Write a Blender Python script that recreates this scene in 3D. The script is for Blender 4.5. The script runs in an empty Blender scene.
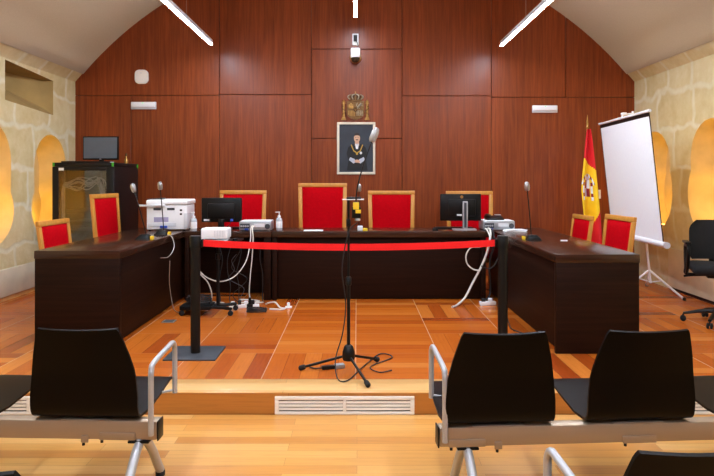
import bpy, bmesh, math, random
from mathutils import Vector, Matrix
from mathutils.geometry import tessellate_polygon
random.seed(7)
PI = math.pi
scn = bpy.context.scene
COL = scn.collection

# ------------------------------------------------------------------ helpers
def lin(h):
    h = h.lstrip('#')
    out = []
    for i in (0, 2, 4):
        v = int(h[i:i + 2], 16) / 255
        out.append(v / 12.92 if v <= .04045 else ((v + .055) / 1.055) ** 2.4)
    return tuple(out)

class Nodes:
    def __init__(s, m):
        s.t = m.node_tree
        s.bsdf = s.t.nodes['Principled BSDF']
    def n(s, typ, **kw):
        nd = s.t.nodes.new(typ)
        for k, v in kw.items():
            setattr(nd, k, v)
        return nd
    def put(s, sock, v):
        if hasattr(v, 'is_output') or isinstance(v, bpy.types.NodeSocket):
            s.t.links.new(v, sock)
        else:
            sock.default_value = v
    def m(s, op, a, b=0.0, c=0.0):
        nd = s.n('ShaderNodeMath', operation=op)
        s.put(nd.inputs[0], a); s.put(nd.inputs[1], b); s.put(nd.inputs[2], c)
        return nd.outputs[0]
    def coords(s):
        return s.n('ShaderNodeTexCoord').outputs['Object']
    def sep(s, v):
        nd = s.n('ShaderNodeSeparateXYZ'); s.put(nd.inputs[0], v)
        return nd.outputs
    def comb(s, x, y, z):
        nd = s.n('ShaderNodeCombineXYZ')
        s.put(nd.inputs[0], x); s.put(nd.inputs[1], y); s.put(nd.inputs[2], z)
        return nd.outputs[0]
    def scale(s, v, k):
        nd = s.n('ShaderNodeVectorMath', operation='MULTIPLY')
        s.put(nd.inputs[0], v); nd.inputs[1].default_value = k
        return nd.outputs[0]
    def noise(s, v, sc=5, det=3, rough=.5, dist=0):
        nd = s.n('ShaderNodeTexNoise')
        s.put(nd.inputs['Vector'], v)
        nd.inputs['Scale'].default_value = sc; nd.inputs['Detail'].default_value = det
        nd.inputs['Roughness'].default_value = rough; nd.inputs['Distortion'].default_value = dist
        return nd.outputs
    def ramp(s, f, stops):
        nd = s.n('ShaderNodeValToRGB'); s.put(nd.inputs[0], f)
        e = nd.color_ramp.elements
        while len(e) < len(stops): e.new(.5)
        for i, (p, c) in enumerate(stops):
            e[i].position = p; e[i].color = (*c, 1) if len(c) == 3 else c
        return nd.outputs[0]
    def mix(s, f, a, b, mode='MIX'):
        nd = s.n('ShaderNodeMix', data_type='RGBA', blend_type=mode)
        s.put(nd.inputs[0], f)
        for sock, v in ((nd.inputs[6], a), (nd.inputs[7], b)):
            s.put(sock, (*v, 1) if isinstance(v, tuple) and len(v) == 3 else v)
        return nd.outputs[2]
    def bump(s, h, st=.2, d=.01):
        nd = s.n('ShaderNodeBump'); s.put(nd.inputs['Height'], h)
        nd.inputs['Strength'].default_value = st; nd.inputs['Distance'].default_value = d
        s.t.links.new(nd.outputs[0], s.bsdf.inputs['Normal'])
    def base(s, c): s.put(s.bsdf.inputs['Base Color'], c)

def newmat(name):
    m = bpy.data.materials.new(name); m.use_nodes = True
    return m, Nodes(m)

def plain(name, hexc, rough=.5, metal=0.0, var=.10, sc=12.0, stretch=(1, 1, 1), bump=0.0, spec=None, trans=0.0, coat=0.0):
    """a plain surface with slight procedural mottling"""
    m, N = newmat(name)
    c = lin(hexc)
    v = N.scale(N.coords(), stretch)
    f = N.noise(v, sc, 4)[0]
    N.base(N.ramp(f, [(.25, tuple(x * (1 - var) for x in c)), (.75, tuple(min(1, x * (1 + var)) for x in c))]))
    b = N.bsdf.inputs
    b['Roughness'].default_value = rough; b['Metallic'].default_value = metal
    if spec is not None: b['Specular IOR Level'].default_value = spec
    if trans: b['Transmission Weight'].default_value = trans
    if coat: b['Coat Weight'].default_value = coat; b['Coat Roughness'].default_value = .1
    if bump: N.bump(f, bump, .004)
    return m

def emit(name, hexc, strength):
    m, N = newmat(name)
    N.base((*lin(hexc), 1))
    f = N.noise(N.coords(), 3)[0]
    N.put(N.bsdf.inputs['Emission Color'], N.ramp(f, [(0, lin(hexc)), (1, lin(hexc))]))
    N.bsdf.inputs['Emission Strength'].default_value = strength
    return m

class MB:
    def __init__(s): s.bm = bmesh.new()
    def _mark(s, faces, mat, smooth):
        for f in faces: f.material_index = mat; f.smooth = smooth
    def faces(s, pts, polys, mat=0, smooth=False):
        vs = [s.bm.verts.new(p) for p in pts]
        fs = []
        for p in polys:
            try: fs.append(s.bm.faces.new([vs[i] for i in p]))
            except ValueError: pass
        s._mark(fs, mat, smooth)
        return vs, fs
    def hexa(s, p, bevel=0.0, mat=0, seg=2):
        """p: 8 corners, bottom ring 0-3 then top ring 4-7"""
        vs, fs = s.faces(p, [(3, 2, 1, 0), (4, 5, 6, 7), (0, 1, 5, 4), (1, 2, 6, 5), (2, 3, 7, 6), (3, 0, 4, 7)], mat)
        if bevel > 0:
            es = {e for f in fs for e in f.edges}
            r = bmesh.ops.bevel(s.bm, geom=list(es), offset=bevel, segments=seg, profile=.5, affect='EDGES', clamp_overlap=True, material=-1)
            for f in r['faces']: f.material_index = mat; f.smooth = True
        return s
    def box(s, x0, x1, y0, y1, z0, z1, bevel=0.0, mat=0, seg=2):
        return s.hexa([(x0, y0, z0), (x1, y0, z0), (x1, y1, z0), (x0, y1, z0), (x0, y0, z1), (x1, y0, z1), (x1, y1, z1), (x0, y1, z1)], bevel, mat, seg)
    def cbox(s, c, d, bevel=0.0, mat=0, R=None, seg=2):
        """box by centre and size, optionally turned by matrix R"""
        pts = []
        for z in (-1, 1):
            for x, y in ((-1, -1), (1, -1), (1, 1), (-1, 1)):
                v = Vector((x * d[0] / 2, y * d[1] / 2, z * d[2] / 2))
                if R is not None: v = R @ v
                pts.append(tuple(v + Vector(c)))
        return s.hexa(pts, bevel, mat, seg)
    def prism(s, poly, fn, d0, d1, mat=0, smooth=False):
        """extrude the 2-D polygon between depths d0 and d1; fn(u, v, d) gives a point"""
        n = len(poly)
        pts = [fn(u, v, d0) for u, v in poly] + [fn(u, v, d1) for u, v in poly]
        polys = [tuple(range(n - 1, -1, -1)), tuple(range(n, 2 * n))] + [(i, (i + 1) % n, n + (i + 1) % n, n + i) for i in range(n)]
        vs, fs = s.faces(pts, polys, mat)
        if smooth:
            for f in fs[2:]: f.smooth = True
        return s
    def tube(s, pts, r, seg=8, mat=0, smooth_path=0, closed=False, scale=(1, 1)):
        pts = [Vector(p) for p in pts]
        if smooth_path: pts = catmull(pts, smooth_path, closed)
        n = len(pts)
        rs = r if isinstance(r, (list, tuple)) else [r] * n
        if len(rs) != n:
            rs = [rs[min(len(rs) - 1, int(i * len(rs) / n))] for i in range(n)]
        T = []
        for i in range(n):
            a = pts[(i - 1) % n] if (closed or i > 0) else pts[0]
            b = pts[(i + 1) % n] if (closed or i < n - 1) else pts[-1]
            d = b - a
            T.append(d.normalized() if d.length > 1e-9 else Vector((0, 0, 1)))
        up = Vector((0, 0, 1)) if abs(T[0].z) < .9 else Vector((1, 0, 0))
        u = T[0].cross(up).normalized()
        rings = []
        for i in range(n):
            u = (u - T[i] * u.dot(T[i])).normalized()
            w = T[i].cross(u)
            rings.append([s.bm.verts.new(pts[i] + (u * math.cos(2 * PI * k / seg) * scale[0] + w * math.sin(2 * PI * k / seg) * scale[1]) * rs[i]) for k in range(seg)])
        fs = []
        for i in range(n if closed else n - 1):
            A, B = rings[i], rings[(i + 1) % n]
            for k in range(seg):
                fs.append(s.bm.faces.new((A[k], A[(k + 1) % seg], B[(k + 1) % seg], B[k])))
        s._mark(fs, mat, True)
        if not closed:
            caps = [s.bm.faces.new(rings[0][::-1]), s.bm.faces.new(rings[-1])]
            s._mark(caps, mat, False)
        return s
    def lathe(s, prof, c=(0, 0, 0), seg=20, mat=0, R=None, smooth=True):
        """prof: (radius, height) pairs turned about the local z axis at c"""
        rings = []
        for r, z in prof:
            ring = []
            for k in range(seg):
                v = Vector((max(r, 1e-5) * math.cos(2 * PI * k / seg), max(r, 1e-5) * math.sin(2 * PI * k / seg), z))
                if R is not None: v = R @ v
                ring.append(s.bm.verts.new(v + Vector(c)))
            rings.append(ring)
        fs = []
        for A, B in zip(rings, rings[1:]):
            for k in range(seg):
                fs.append(s.bm.faces.new((A[k], A[(k + 1) % seg], B[(k + 1) % seg], B[k])))
        s._mark(fs, mat, smooth)
        s._mark([s.bm.faces.new(rings[0][::-1]), s.bm.faces.new(rings[-1])], mat, False)
        return s
    def grid(s, f, nu, nv, mat=0, smooth=True, matf=None):
        """f(i, j) -> point"""
        V = [[s.bm.verts.new(f(i, j)) for j in range(nv + 1)] for i in range(nu + 1)]
        for i in range(nu):
            for j in range(nv):
                fc = s.bm.faces.new((V[i][j], V[i + 1][j], V[i + 1][j + 1], V[i][j + 1]))
                fc.smooth = smooth
                fc.material_index = matf(i, j) if matf else mat
        return s
    def sheet(s, f, nu, nv, th, mat=0):
        """closed thin sheet: f(i, j) -> (point, normal); thickness th"""
        A = [[s.bm.verts.new(f(i, j)[0] + f(i, j)[1] * th / 2) for j in range(nv + 1)] for i in range(nu + 1)]
        B = [[s.bm.verts.new(f(i, j)[0] - f(i, j)[1] * th / 2) for j in range(nv + 1)] for i in range(nu + 1)]
        fs, rim = [], []
        for i in range(nu):
            for j in range(nv):
                fs.append(s.bm.faces.new((A[i][j], A[i + 1][j], A[i + 1][j + 1], A[i][j + 1])))
                fs.append(s.bm.faces.new((B[i][j], B[i][j + 1], B[i + 1][j + 1], B[i + 1][j])))
        for i in range(nu):
            rim.append(s.bm.faces.new((A[i][0], B[i][0], B[i + 1][0], A[i + 1][0])))
            rim.append(s.bm.faces.new((A[i + 1][nv], B[i + 1][nv], B[i][nv], A[i][nv])))
        for j in range(nv):
            rim.append(s.bm.faces.new((A[0][j + 1], B[0][j + 1], B[0][j], A[0][j])))
            rim.append(s.bm.faces.new((A[nu][j], B[nu][j], B[nu][j + 1], A[nu][j + 1])))
        s._mark(fs, mat, True); s._mark(rim, mat, False)
        return s
    def build(s, name, mats, parent=None, label=None, loc=(0, 0, 0), fix=True):
        if fix: bmesh.ops.recalc_face_normals(s.bm, faces=s.bm.faces[:])
        me = bpy.data.meshes.new(name); s.bm.to_mesh(me); s.bm.free()
        for m in (mats if isinstance(mats, (list, tuple)) else [mats]): me.materials.append(m)
        me.set_sharp_from_angle(angle=math.radians(42))
        o = bpy.data.objects.new(name, me); COL.objects.link(o)
        o.location = loc
        if parent is not None: o.parent = parent
        if label: o['label'] = label
        return o

def catmull(P, k, closed=False):
    n = len(P); out = []
    for i in range(n if closed else n - 1):
        p0 = P[(i - 1) % n] if (closed or i > 0) else P[0] * 2 - P[1]
        p1, p2 = P[i], P[(i + 1) % n]
        p3 = P[(i + 2) % n] if (closed or i + 2 < n) else P[-1] * 2 - P[-2]
        for j in range(k):
            t = j / k
            out.append(.5 * ((2 * p1) + (p2 - p0) * t + (2 * p0 - 5 * p1 + 4 * p2 - p3) * t * t + (3 * p1 - p0 - 3 * p2 + p3) * t ** 3))
    if not closed: out.append(P[-1])
    return out

def tag(o, label, cat, group=None):
    o['label'] = label; o['category'] = cat
    if group: o['group'] = group
    return o
def thing(name, label, cat, loc=(0, 0, 0), rotz=0.0, group=None):
    o = bpy.data.objects.new(name, None); COL.objects.link(o)
    o.empty_display_size = .1
    o.location = loc; o.rotation_euler = (0, 0, rotz)
    return tag(o, label, cat, group)
def struct(o):
    o['kind'] = 'structure'
    return o
def dup(root, label, loc, rotz=0.0):
    """a copy of a thing with copies of its parts and sub-parts"""
    r = root.copy(); COL.objects.link(r); r.location = loc; r.rotation_euler = (0, 0, rotz); r['label'] = label
    for ch in list(root.children):
        c = ch.copy(); COL.objects.link(c); c.parent = r
        for g in list(ch.children):
            d = g.copy(); COL.objects.link(d); d.parent = c
    return r
def XY(u, v, d): return (u, v, d)
def XZ(u, v, d): return (u, d, v)
def YZ(u, v, d): return (d, u, v)
def rrect(w, h, r, n=5, cx=0.0, cy=0.0):
    pts = []
    for sx, sy, a in ((1, 1, 0), (-1, 1, 90), (-1, -1, 180), (1, -1, 270)):
        for k in range(n + 1):
            t = math.radians(a + 90 * k / n)
            pts.append((cx + sx * (w / 2 - r) + r * math.cos(t), cy + sy * (h / 2 - r) + r * math.sin(t)))
    return pts
def ell(rx, ry, cx=0.0, cy=0.0, n=20): return [(cx + rx * math.cos(2 * PI * k / n), cy + ry * math.sin(2 * PI * k / n)) for k in range(n)]

# ------------------------------------------------------------------ materials
def mat_stone():
    m, N = newmat('sandstone_masonry')
    p = N.coords()
    wob = N.noise(p, 1.7, 2)[1]
    nd = N.n('ShaderNodeVectorMath', operation='MULTIPLY_ADD')
    N.put(nd.inputs[0], wob); nd.inputs[1].default_value = (0, .42, .42); N.put(nd.inputs[2], p)
    x, y, z = N.sep(nd.outputs[0])
    v = N.comb(y, z, 0.0)
    b = N.n('ShaderNodeTexBrick', offset=.43, offset_frequency=2, squash=.72, squash_frequency=3)
    N.put(b.inputs['Vector'], v)
    b.inputs['Color1'].default_value = (0, 0, 0, 1); b.inputs['Color2'].default_value = (1, 1, 1, 1); b.inputs['Mortar'].default_value = (.5, .5, .5, 1)
    b.inputs['Scale'].default_value = 1.0; b.inputs['Mortar Size'].default_value = .05; b.inputs['Mortar Smooth'].default_value = .9
    b.inputs['Brick Width'].default_value = .86; b.inputs['Row Height'].default_value = .47
    tone = N.ramp(b.outputs['Color'], [(0, lin('c6b17c')), (.45, lin('d3c196')), (1, lin('dccfa8'))])
    n1 = N.noise(p, 5, 6, .62)[0]
    tone = N.mix(.55, tone, N.ramp(n1, [(.25, lin('c2a86c')), (.55, lin('d8c898')), (.78, lin('e4d9b6'))]))
    mortar = N.ramp(N.noise(p, 9, 4)[0], [(.3, lin('d6cca9')), (.7, lin('e2dabd'))])
    N.base(N.mix(b.outputs['Fac'], tone, mortar))
    N.bsdf.inputs['Roughness'].default_value = .9
    N.bsdf.inputs['Specular IOR Level'].default_value = .2
    N.bump(N.m('ADD', n1, N.m('MULTIPLY', b.outputs['Fac'], -.3)), .5, .025)
    return m

def mat_planks(name, cols, along='X', w=.09, ln=.9, rough=.3, off=(0, 0), gap=.0016, dark='6a3a17'):
    m, N = newmat(name)
    p = N.coords(); x, y, z = N.sep(p)
    a, c = (x, y) if along == 'X' else (y, x)
    if along == 'XZ': a, c = x, z
    v = N.comb(N.m('ADD', a, off[0]), N.m('ADD', c, off[1]), 0.0)
    b = N.n('ShaderNodeTexBrick', offset=.37, offset_frequency=2)
    N.put(b.inputs['Vector'], v)
    b.inputs['Color1'].default_value = (0, 0, 0, 1); b.inputs['Color2'].default_value = (1, 1, 1, 1); b.inputs['Mortar'].default_value = (.3, .3, .3, 1)
    b.inputs['Scale'].default_value = 1.0; b.inputs['Mortar Size'].default_value = gap; b.inputs['Mortar Smooth'].default_value = .3
    b.inputs['Brick Width'].default_value = ln; b.inputs['Row Height'].default_value = w
    k = len(cols)
    tone = N.ramp(b.outputs['Color'], [(i / (k - 1), lin(q)) for i, q in enumerate(cols)])
    g = N.noise(N.comb(N.m('MULTIPLY', a, 2.2), N.m('MULTIPLY', c, 45), N.m('MULTIPLY', b.outputs['Color'], 9)), 1.5, 5, .6, .6)[0]
    tone = N.mix(.45, tone, N.ramp(g, [(.25, (.55, .5, .45)), (.5, (.9, .9, .9)), (.8, (1, 1, 1))]), 'MULTIPLY')
    N.base(N.mix(N.m('MULTIPLY', b.outputs['Fac'], .8), tone, lin(dark)))
    N.bsdf.inputs['Roughness'].default_value = rough
    return m

def mat_parquet():
    """square panels of five strips, the strips turned by a quarter from panel to panel"""
    m, N = newmat('jatoba_parquet')
    p = N.coords(); x, y, z = N.sep(p)
    S = .652
    sx = N.m('DIVIDE', N.m('ADD', x, .01), S); sy = N.m('DIVIDE', N.m('SUBTRACT', y, 4.457), S)
    ci, ri = N.m('FLOOR', sx), N.m('FLOOR', sy)
    fx, fy = N.m('SUBTRACT', sx, ci), N.m('SUBTRACT', sy, ri)
    even = N.m('LESS_THAN', N.m('FLOORED_MODULO', N.m('ADD', ci, ri), 2.0), .5)
    isc = N.m('MULTIPLY', N.m('GREATER_THAN', ci, -1.5), N.m('LESS_THAN', ci, .5))
    one = N.m('MULTIPLY', N.m('LESS_THAN', ci, -.5), N.m('LESS_THAN', ri, .5))
    V = N.m('ADD', N.m('MULTIPLY', even, N.m('SUBTRACT', 1.0, isc)), N.m('MULTIPLY', isc, one))
    H = N.m('SUBTRACT', 1.0, V)
    t = N.m('ADD', N.m('MULTIPLY', V, fx), N.m('MULTIPLY', H, fy))
    al = N.m('ADD', N.m('MULTIPLY', V, y), N.m('MULTIPLY', H, x))
    t5 = N.m('MULTIPLY', t, 5.0); st = N.m('FLOOR', t5); ft = N.m('SUBTRACT', t5, st)
    wn = N.n('ShaderNodeTexWhiteNoise', noise_dimensions='3D')
    N.put(wn.inputs['Vector'], N.comb(ci, ri, N.m('ADD', st, N.m('MULTIPLY', V, 11.0))))
    tone = N.ramp(wn.outputs['Value'], [(0, lin(PAR[0])), (.14, lin(PAR[1])), (.5, lin(PAR[2])), (.8, lin(PAR[3])), (1, lin(PAR[4]))])
    g = N.noise(N.comb(N.m('MULTIPLY', al, 2.5), N.m('MULTIPLY', t, 26.0), N.m('MULTIPLY', wn.outputs['Value'], 20)), 1.6, 5, .6, .5)[0]
    tone = N.mix(.4, tone, N.ramp(g, [(.25, (.5, .42, .38)), (.55, (.92, .9, .88)), (.8, (1, 1, 1))]), 'MULTIPLY')
    es = N.m('MINIMUM', ft, N.m('SUBTRACT', 1.0, ft))
    tone = N.mix(N.m('MULTIPLY', N.m('LESS_THAN', es, .018), .45), tone, lin('4a1a08'))
    ex = N.m('MINIMUM', fx, N.m('SUBTRACT', 1.0, fx)); ey = N.m('MINIMUM', fy, N.m('SUBTRACT', 1.0, fy))
    tone = N.mix(N.m('MULTIPLY', N.m('LESS_THAN', ex, .005), .55), tone, lin('e9c29a'))
    tone = N.mix(N.m('MULTIPLY', N.m('LESS_THAN', ey, .006), .35), tone, lin('d09060'))
    N.base(tone)
    N.bsdf.inputs['Roughness'].default_value = .27
    N.bump(N.noise(p, 3.0, 2)[0], .06, .01)
    return m
PAR = ['983f12', 'b25616', 'bd611a', 'c46a21', 'ce7a31']

def mat_veneer(name, a, b, c, rough=.35, dirn='Z', strips=.22, sf=1.0, spec=.5):
    """wood veneer with grain along one axis and faint strip-to-strip changes"""
    m, N = newmat(name)
    p = N.coords(); x, y, z = N.sep(p)
    q = N.m('ADD', x, N.m('MULTIPLY', y, 1.0)) if dirn == 'Z' else z
    along = z if dirn == 'Z' else x
    idx = N.m('FLOOR', N.m('DIVIDE', q, strips))
    wn = N.n('ShaderNodeTexWhiteNoise', noise_dimensions='1D'); N.put(wn.inputs['W'], idx)
    v = N.comb(N.m('MULTIPLY', q, 26 * sf), N.m('MULTIPLY', along, .9 * sf), wn.outputs['Value'])
    g = N.noise(v, 1.6, 7, .62, .35)[0]
    g2 = N.noise(N.comb(N.m('MULTIPLY', q, 90 * sf), N.m('MULTIPLY', along, 1.5 * sf), 0.0), 2.0, 3)[0]
    f = N.m('ADD', N.m('MULTIPLY', g, .75), N.m('MULTIPLY', g2, .25))
    tone = N.ramp(f, [(.28, lin(a)), (.5, lin(b)), (.74, lin(c))])
    k = N.m('ADD', .9, N.m('MULTIPLY', wn.outputs['Value'], .2))
    tone = N.mix(1.0, tone, N.comb(k, k, k), 'MULTIPLY')
    N.base(tone)
    N.bsdf.inputs['Roughness'].default_value = rough
    N.bsdf.inputs['Specular IOR Level'].default_value = spec
    N.bump(g2, .05, .003)
    return m

M = {}
M['stone'] = mat_stone()
M['coving'] = plain('pale_stone', 'cfc29c', .9, var=.16, sc=3, bump=.2)
M['plinth'] = plain('plinth_stone', 'd8ceb2', .85, var=.12, sc=4, bump=.2)
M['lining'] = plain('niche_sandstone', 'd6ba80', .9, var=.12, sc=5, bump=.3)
M['recess'] = plain('darker_sandstone', 'a88c55', .9, var=.2, sc=3, bump=.2)  # darker, browner sandstone tone for the upper recess of the left wall
M['vault'] = plain('vault_plaster', 'bbae97', .95, var=.04, sc=60, bump=.25)
M['plaster'] = plain('white_plaster', 'cfc6b4', .9, var=.04, sc=20)
M['panel'] = mat_veneer('mahogany_panelling', '612911', '813b19', '9c4f23', .34, 'Z', .22, 1.0, .32)
M['gap'] = plain('dark_groove', '1c0a05', .8)
M['parquet'] = mat_parquet()
M['oak'] = mat_planks('oak_strip_floor', ['c78640', 'd49548', 'dda457', 'e6b36c'], 'X', .095, 1.05, .3, (0, 0), .0012, '9a6a30')
M['nosing'] = mat_planks('pale_oak_boards', ['d39a55', 'deab68', 'e6b97a'], 'X', .15, 1.3, .3, (0, .14), .001)
M['riser'] = mat_planks('riser_boards', ['b3702c', 'c17d35', 'cb8a42'], 'XZ', .3, 1.2, .4)
M['wenge'] = mat_veneer('wenge_veneer', '180a05', '221008', '2e180d', .5, 'X', .5, .8, .10)
M['wengetop'] = mat_veneer('wenge_top', '2c1a12', '392217', '462b1d', .2, 'X', .5, .8, .42)  # lighter than the fronts: the wall's reflection is put into the colour
M['honey'] = plain('honey_beech', 'c98a3a', .35, var=.14, sc=5, stretch=(8, 8, 1))
M['velvet'] = plain('red_velvet', 'b4000e', .8, var=.12, sc=40, bump=.15, spec=.06)
M['black'] = plain('black_plastic', '090909', .42, var=.2, spec=.25)
M['blackply'] = plain('black_stained_plywood', '080403', .42, var=.25, sc=4, stretch=(1, 1, 12), spec=.12)
M['blackfab'] = plain('black_fabric', '0e0e10', .9, var=.3, sc=60, bump=.3)
M['blackmetal'] = plain('black_painted_metal', '09090a', .42, var=.15, metal=.0, spec=.3)
M['rackmetal'] = plain('rack_steel', '0e0e10', .4, var=.2, metal=.0, spec=.3)
M['rubber'] = plain('rubber', '0a0a0a', .8)
M['alu'] = plain('anodised_aluminium', 'a9a29a', .38, metal=.75, var=.06, sc=6)
M['beamalu'] = plain('satin_aluminium_beam', 'a8957f', .42, metal=.55, var=.05, sc=3, stretch=(.3, 1, 8))
M['chrome'] = plain('grey_tube_steel', 'b4b6ba', .42, metal=.45, var=.05)
M['slate'] = plain('slate_grey_steel', '3b4047', .5, metal=.2, var=.12)
M['white'] = plain('white_plastic', 'f4f6f9', .4, var=.02)
M['cream'] = plain('cream_plastic', 'efece6', .5, var=.03)
M['offwhite'] = plain('grey_white_plastic', 'd9dce2', .4, var=.05)
M['ventwhite'] = plain('vent_white', 'f4f1ea', .45, var=.03)
M['silver'] = plain('silver_case', 'a9aeb4', .35, metal=.55, var=.06)
M['paper'] = plain('white_paper', 'eef0f4', .7, var=.02)
M['yellow'] = plain('yellow_tag', 'f0c82a', .5, var=.06)
M['green'] = plain('green_edge', '3fa62c', .5, var=.1)
M['redbelt'] = plain('red_webbing', 'f00a10', .55, var=.05, sc=80)
M['red'] = plain('flag_red', 'd8101a', .75, var=.06)
M['gold'] = plain('flag_yellow', 'fbcc12', .75, var=.05)
M['brass'] = plain('brass', 'b48a4a', .35, metal=.7, var=.25)
M['bronze'] = plain('bronze_relief', '7d5c36', .42, metal=.65, var=.35, sc=30, bump=.3)
M['pewter'] = plain('silvered_relief', 'a59a86', .4, metal=.6, var=.3, sc=40, bump=.3)
M['darkbronze'] = plain('dark_bronze', '5a3c1e', .45, metal=.6, var=.3, sc=30)
M['screenoff'] = plain('monitor_glass', '56606a', .35, var=.06)
M['screencloth'] = plain('projection_cloth', 'f7faff', .85, var=.02, sc=30)
M['cableblk'] = plain('black_cable', '141416', .6)
M['cablewht'] = plain('white_cable', 'd9d6cc', .6)
M['blue'] = plain('blue_plug', '2b4fb0', .5)
M['lavender'] = plain('lavender_label', 'a9a2c4', .5)
M['gel'] = plain('clear_gel', 'dbe4ee', .15, var=.05, trans=.35)
M['flame'] = emit('linear_lamp_diffuser', 'e6f0ff', 98.0)
M['warm'] = emit('warm_led', 'ffb84a', 9.0)
M['green_led'] = emit('green_led', '30e070', 1.5)
def mat_glass():
    m, N = newmat('tinted_cabinet_glass')
    N.base(N.ramp(N.noise(N.coords(), 2)[0], [(0, lin('6f7070')), (1, lin('7b7c7c'))]))
    b = N.bsdf.inputs
    b['Roughness'].default_value = .02; b['Transmission Weight'].default_value = 1.0; b['IOR'].default_value = 1.7
    return m
M['glass'] = mat_glass()
def mat_thin_glass(name, tint, gloss=.02):
    m, N = newmat(name)
    tr = N.n('ShaderNodeBsdfTransparent'); gl = N.n('ShaderNodeBsdfGlossy'); mx = N.n('ShaderNodeMixShader')
    lw = N.n('ShaderNodeFresnel'); lw.inputs['IOR'].default_value = 1.45
    N.put(tr.inputs['Color'], N.ramp(N.noise(N.coords(), 2)[0], [(0, (.72, .72, .72)), (1, (.76, .76, .76))]))
    gl.inputs['Roughness'].default_value = gloss; gl.inputs['Color'].default_value = (1, 1, 1, 1)
    N.put(mx.inputs[0], N.m('ADD', lw.outputs[0], tint)); N.put(mx.inputs[1], tr.outputs[0]); N.put(mx.inputs[2], gl.outputs[0])
    N.t.links.new(mx.outputs[0], N.t.nodes['Material Output'].inputs['Surface'])
    return m
M['glass'] = mat_thin_glass('tinted_thin_glass', .06)
M['cap'] = mat_thin_glass('clear_plastic_cover', .34, .4)

# ------------------------------------------------------------------ camera
# metres; X right, Y into the room, Z up from the public floor; the dais top is at Z = DZ
DZ = .14
cam = bpy.data.cameras.new('camera'); camo = bpy.data.objects.new('camera', cam); COL.objects.link(camo)
camo.location = (0, 0, 1.52); camo.rotation_euler = (PI / 2, 0, 0)
cam.sensor_width = 36; cam.lens = 36 * 645 / 714
cam.shift_y = -59 / 714
cam.clip_start = .05; cam.clip_end = 60
scn.camera = camo

# ------------------------------------------------------------------ the room
XL, XR, YB, YF = -4.0, 3.94, 9.16, -2.6
ZW = 2.90
b = MB(); b.box(XL - .1, XR + .1, YF, 4.16, -.12, 0); struct(b.build('floor', M['oak']))
b = MB(); b.box(XL - .1, XR + .1, 4.447, YB + .1, -.12, DZ); struct(b.build('floor_dais', M['parquet']))
b = MB(); b.box(XL - .1, XR + .1, 4.168, 4.447, DZ - .006, DZ, .002); struct(b.build('trim_1', M['nosing']))
b = MB(); b.box(XL - .1, XR + .1, 4.171, 4.44, -.12, DZ - .0065); struct(b.build('trim_2', M['riser']))

# back wall of veneer panels with grooves
b = MB(); b.box(XL - .3, XR + .3, YB + .02, YB + .2, -.1, 5.3, mat=1)
def px(x): return (x - 357) / 70.4
g = .006
def pan(x0, x1, z0, z1): b.box(px(x0) + g / 2, px(x1) - g / 2, YB, YB + .05, z0 + g / 2, z1 - g / 2, .004, 0, 1)
pan(50, 219.5, 2.705, 5.2); pan(50, 131, DZ, 2.705); pan(131, 219.5, DZ, 2.705)
pan(219.5, 311.5, 2.72, 5.2); pan(219.5, 311.5, DZ, 2.72)
pan(311.5, 402, 3.365, 5.2); pan(311.5, 402, 2.095, 3.365); pan(311.5, 402, DZ, 2.095)
pan(402, 491.3, 2.70, 5.2); pan(402, 491.3, DZ, 2.70)
pan(491.3, 565.6, 2.68, 5.2); pan(565.6, 665, 2.68, 5.2); pan(491.3, 665, DZ, 2.68)
struct(b.build('wall_back', [M['panel'], M['gap']]))

def side_wall(name, X, sgn, holes):
    """masonry wall in the plane x = X, its niches cut in; sgn points out of the room"""
    b = MB()
    outer = [(YF, -.1), (YB + .05, -.1), (YB + .05, ZW), (YF, ZW)]
    loops = [[Vector((y, z, 0)) for y, z in outer]] + [[Vector((y, z, 0)) for y, z in h[0]] for h in holes]
    flat = [p for l in loops for p in l]
    tris = tessellate_polygon(loops)
    b.faces([(X, p.x, p.y) for p in flat], [tuple(t) for t in tris], 0)
    for out, inn in holes:
        n = len(out)
        pts = [(X, y, z) for y, z in out] + [(X + sgn * d, y, z) for d, y, z in inn]
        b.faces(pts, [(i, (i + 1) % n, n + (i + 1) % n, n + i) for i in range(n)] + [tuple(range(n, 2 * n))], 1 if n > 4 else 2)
    # the wall's outer body
    b.box(*(sorted((X + sgn * .62, X + sgn * .7))), YF, YB + .05, -.1, ZW, mat=0)
    bmesh.ops.remove_doubles(b.bm, verts=b.bm.verts[:], dist=1e-5)
    o = b.build(name, [M['stone'], M['lining'], M['recess']])
    return struct(o)

def niche(yc, top, waist, bot, hw=.44, bulge=.50, depth=.36):
    """bulbous niche outline: round head over a wider rounded foot"""
    pts = []
    zc = top - hw
    for k in range(13):
        t = PI * k / 12
        pts.append((yc + hw * math.cos(t), zc + hw * math.sin(t)))
    zl, rz = (waist + bot) / 2 - .02, (waist - bot) / 2 + .09
    low = []
    for k in range(25):
        t = PI * k / 24
        y, z = bulge * math.cos(t), zl - rz * math.sin(t) if False else 0
    a0 = math.acos(min(1, (hw - .01) / bulge))
    n = 26
    for k in range(n + 1):
        t = (PI - a0) + (PI + 2 * a0) * k / n
        pts.append((yc + bulge * math.cos(t), waist - rz * math.sin(a0) + rz * math.sin(t)))
    inn = [(depth, yc + (y - yc) * .94, .04 + z * .97) for y, z in pts]
    return pts, inn

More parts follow.
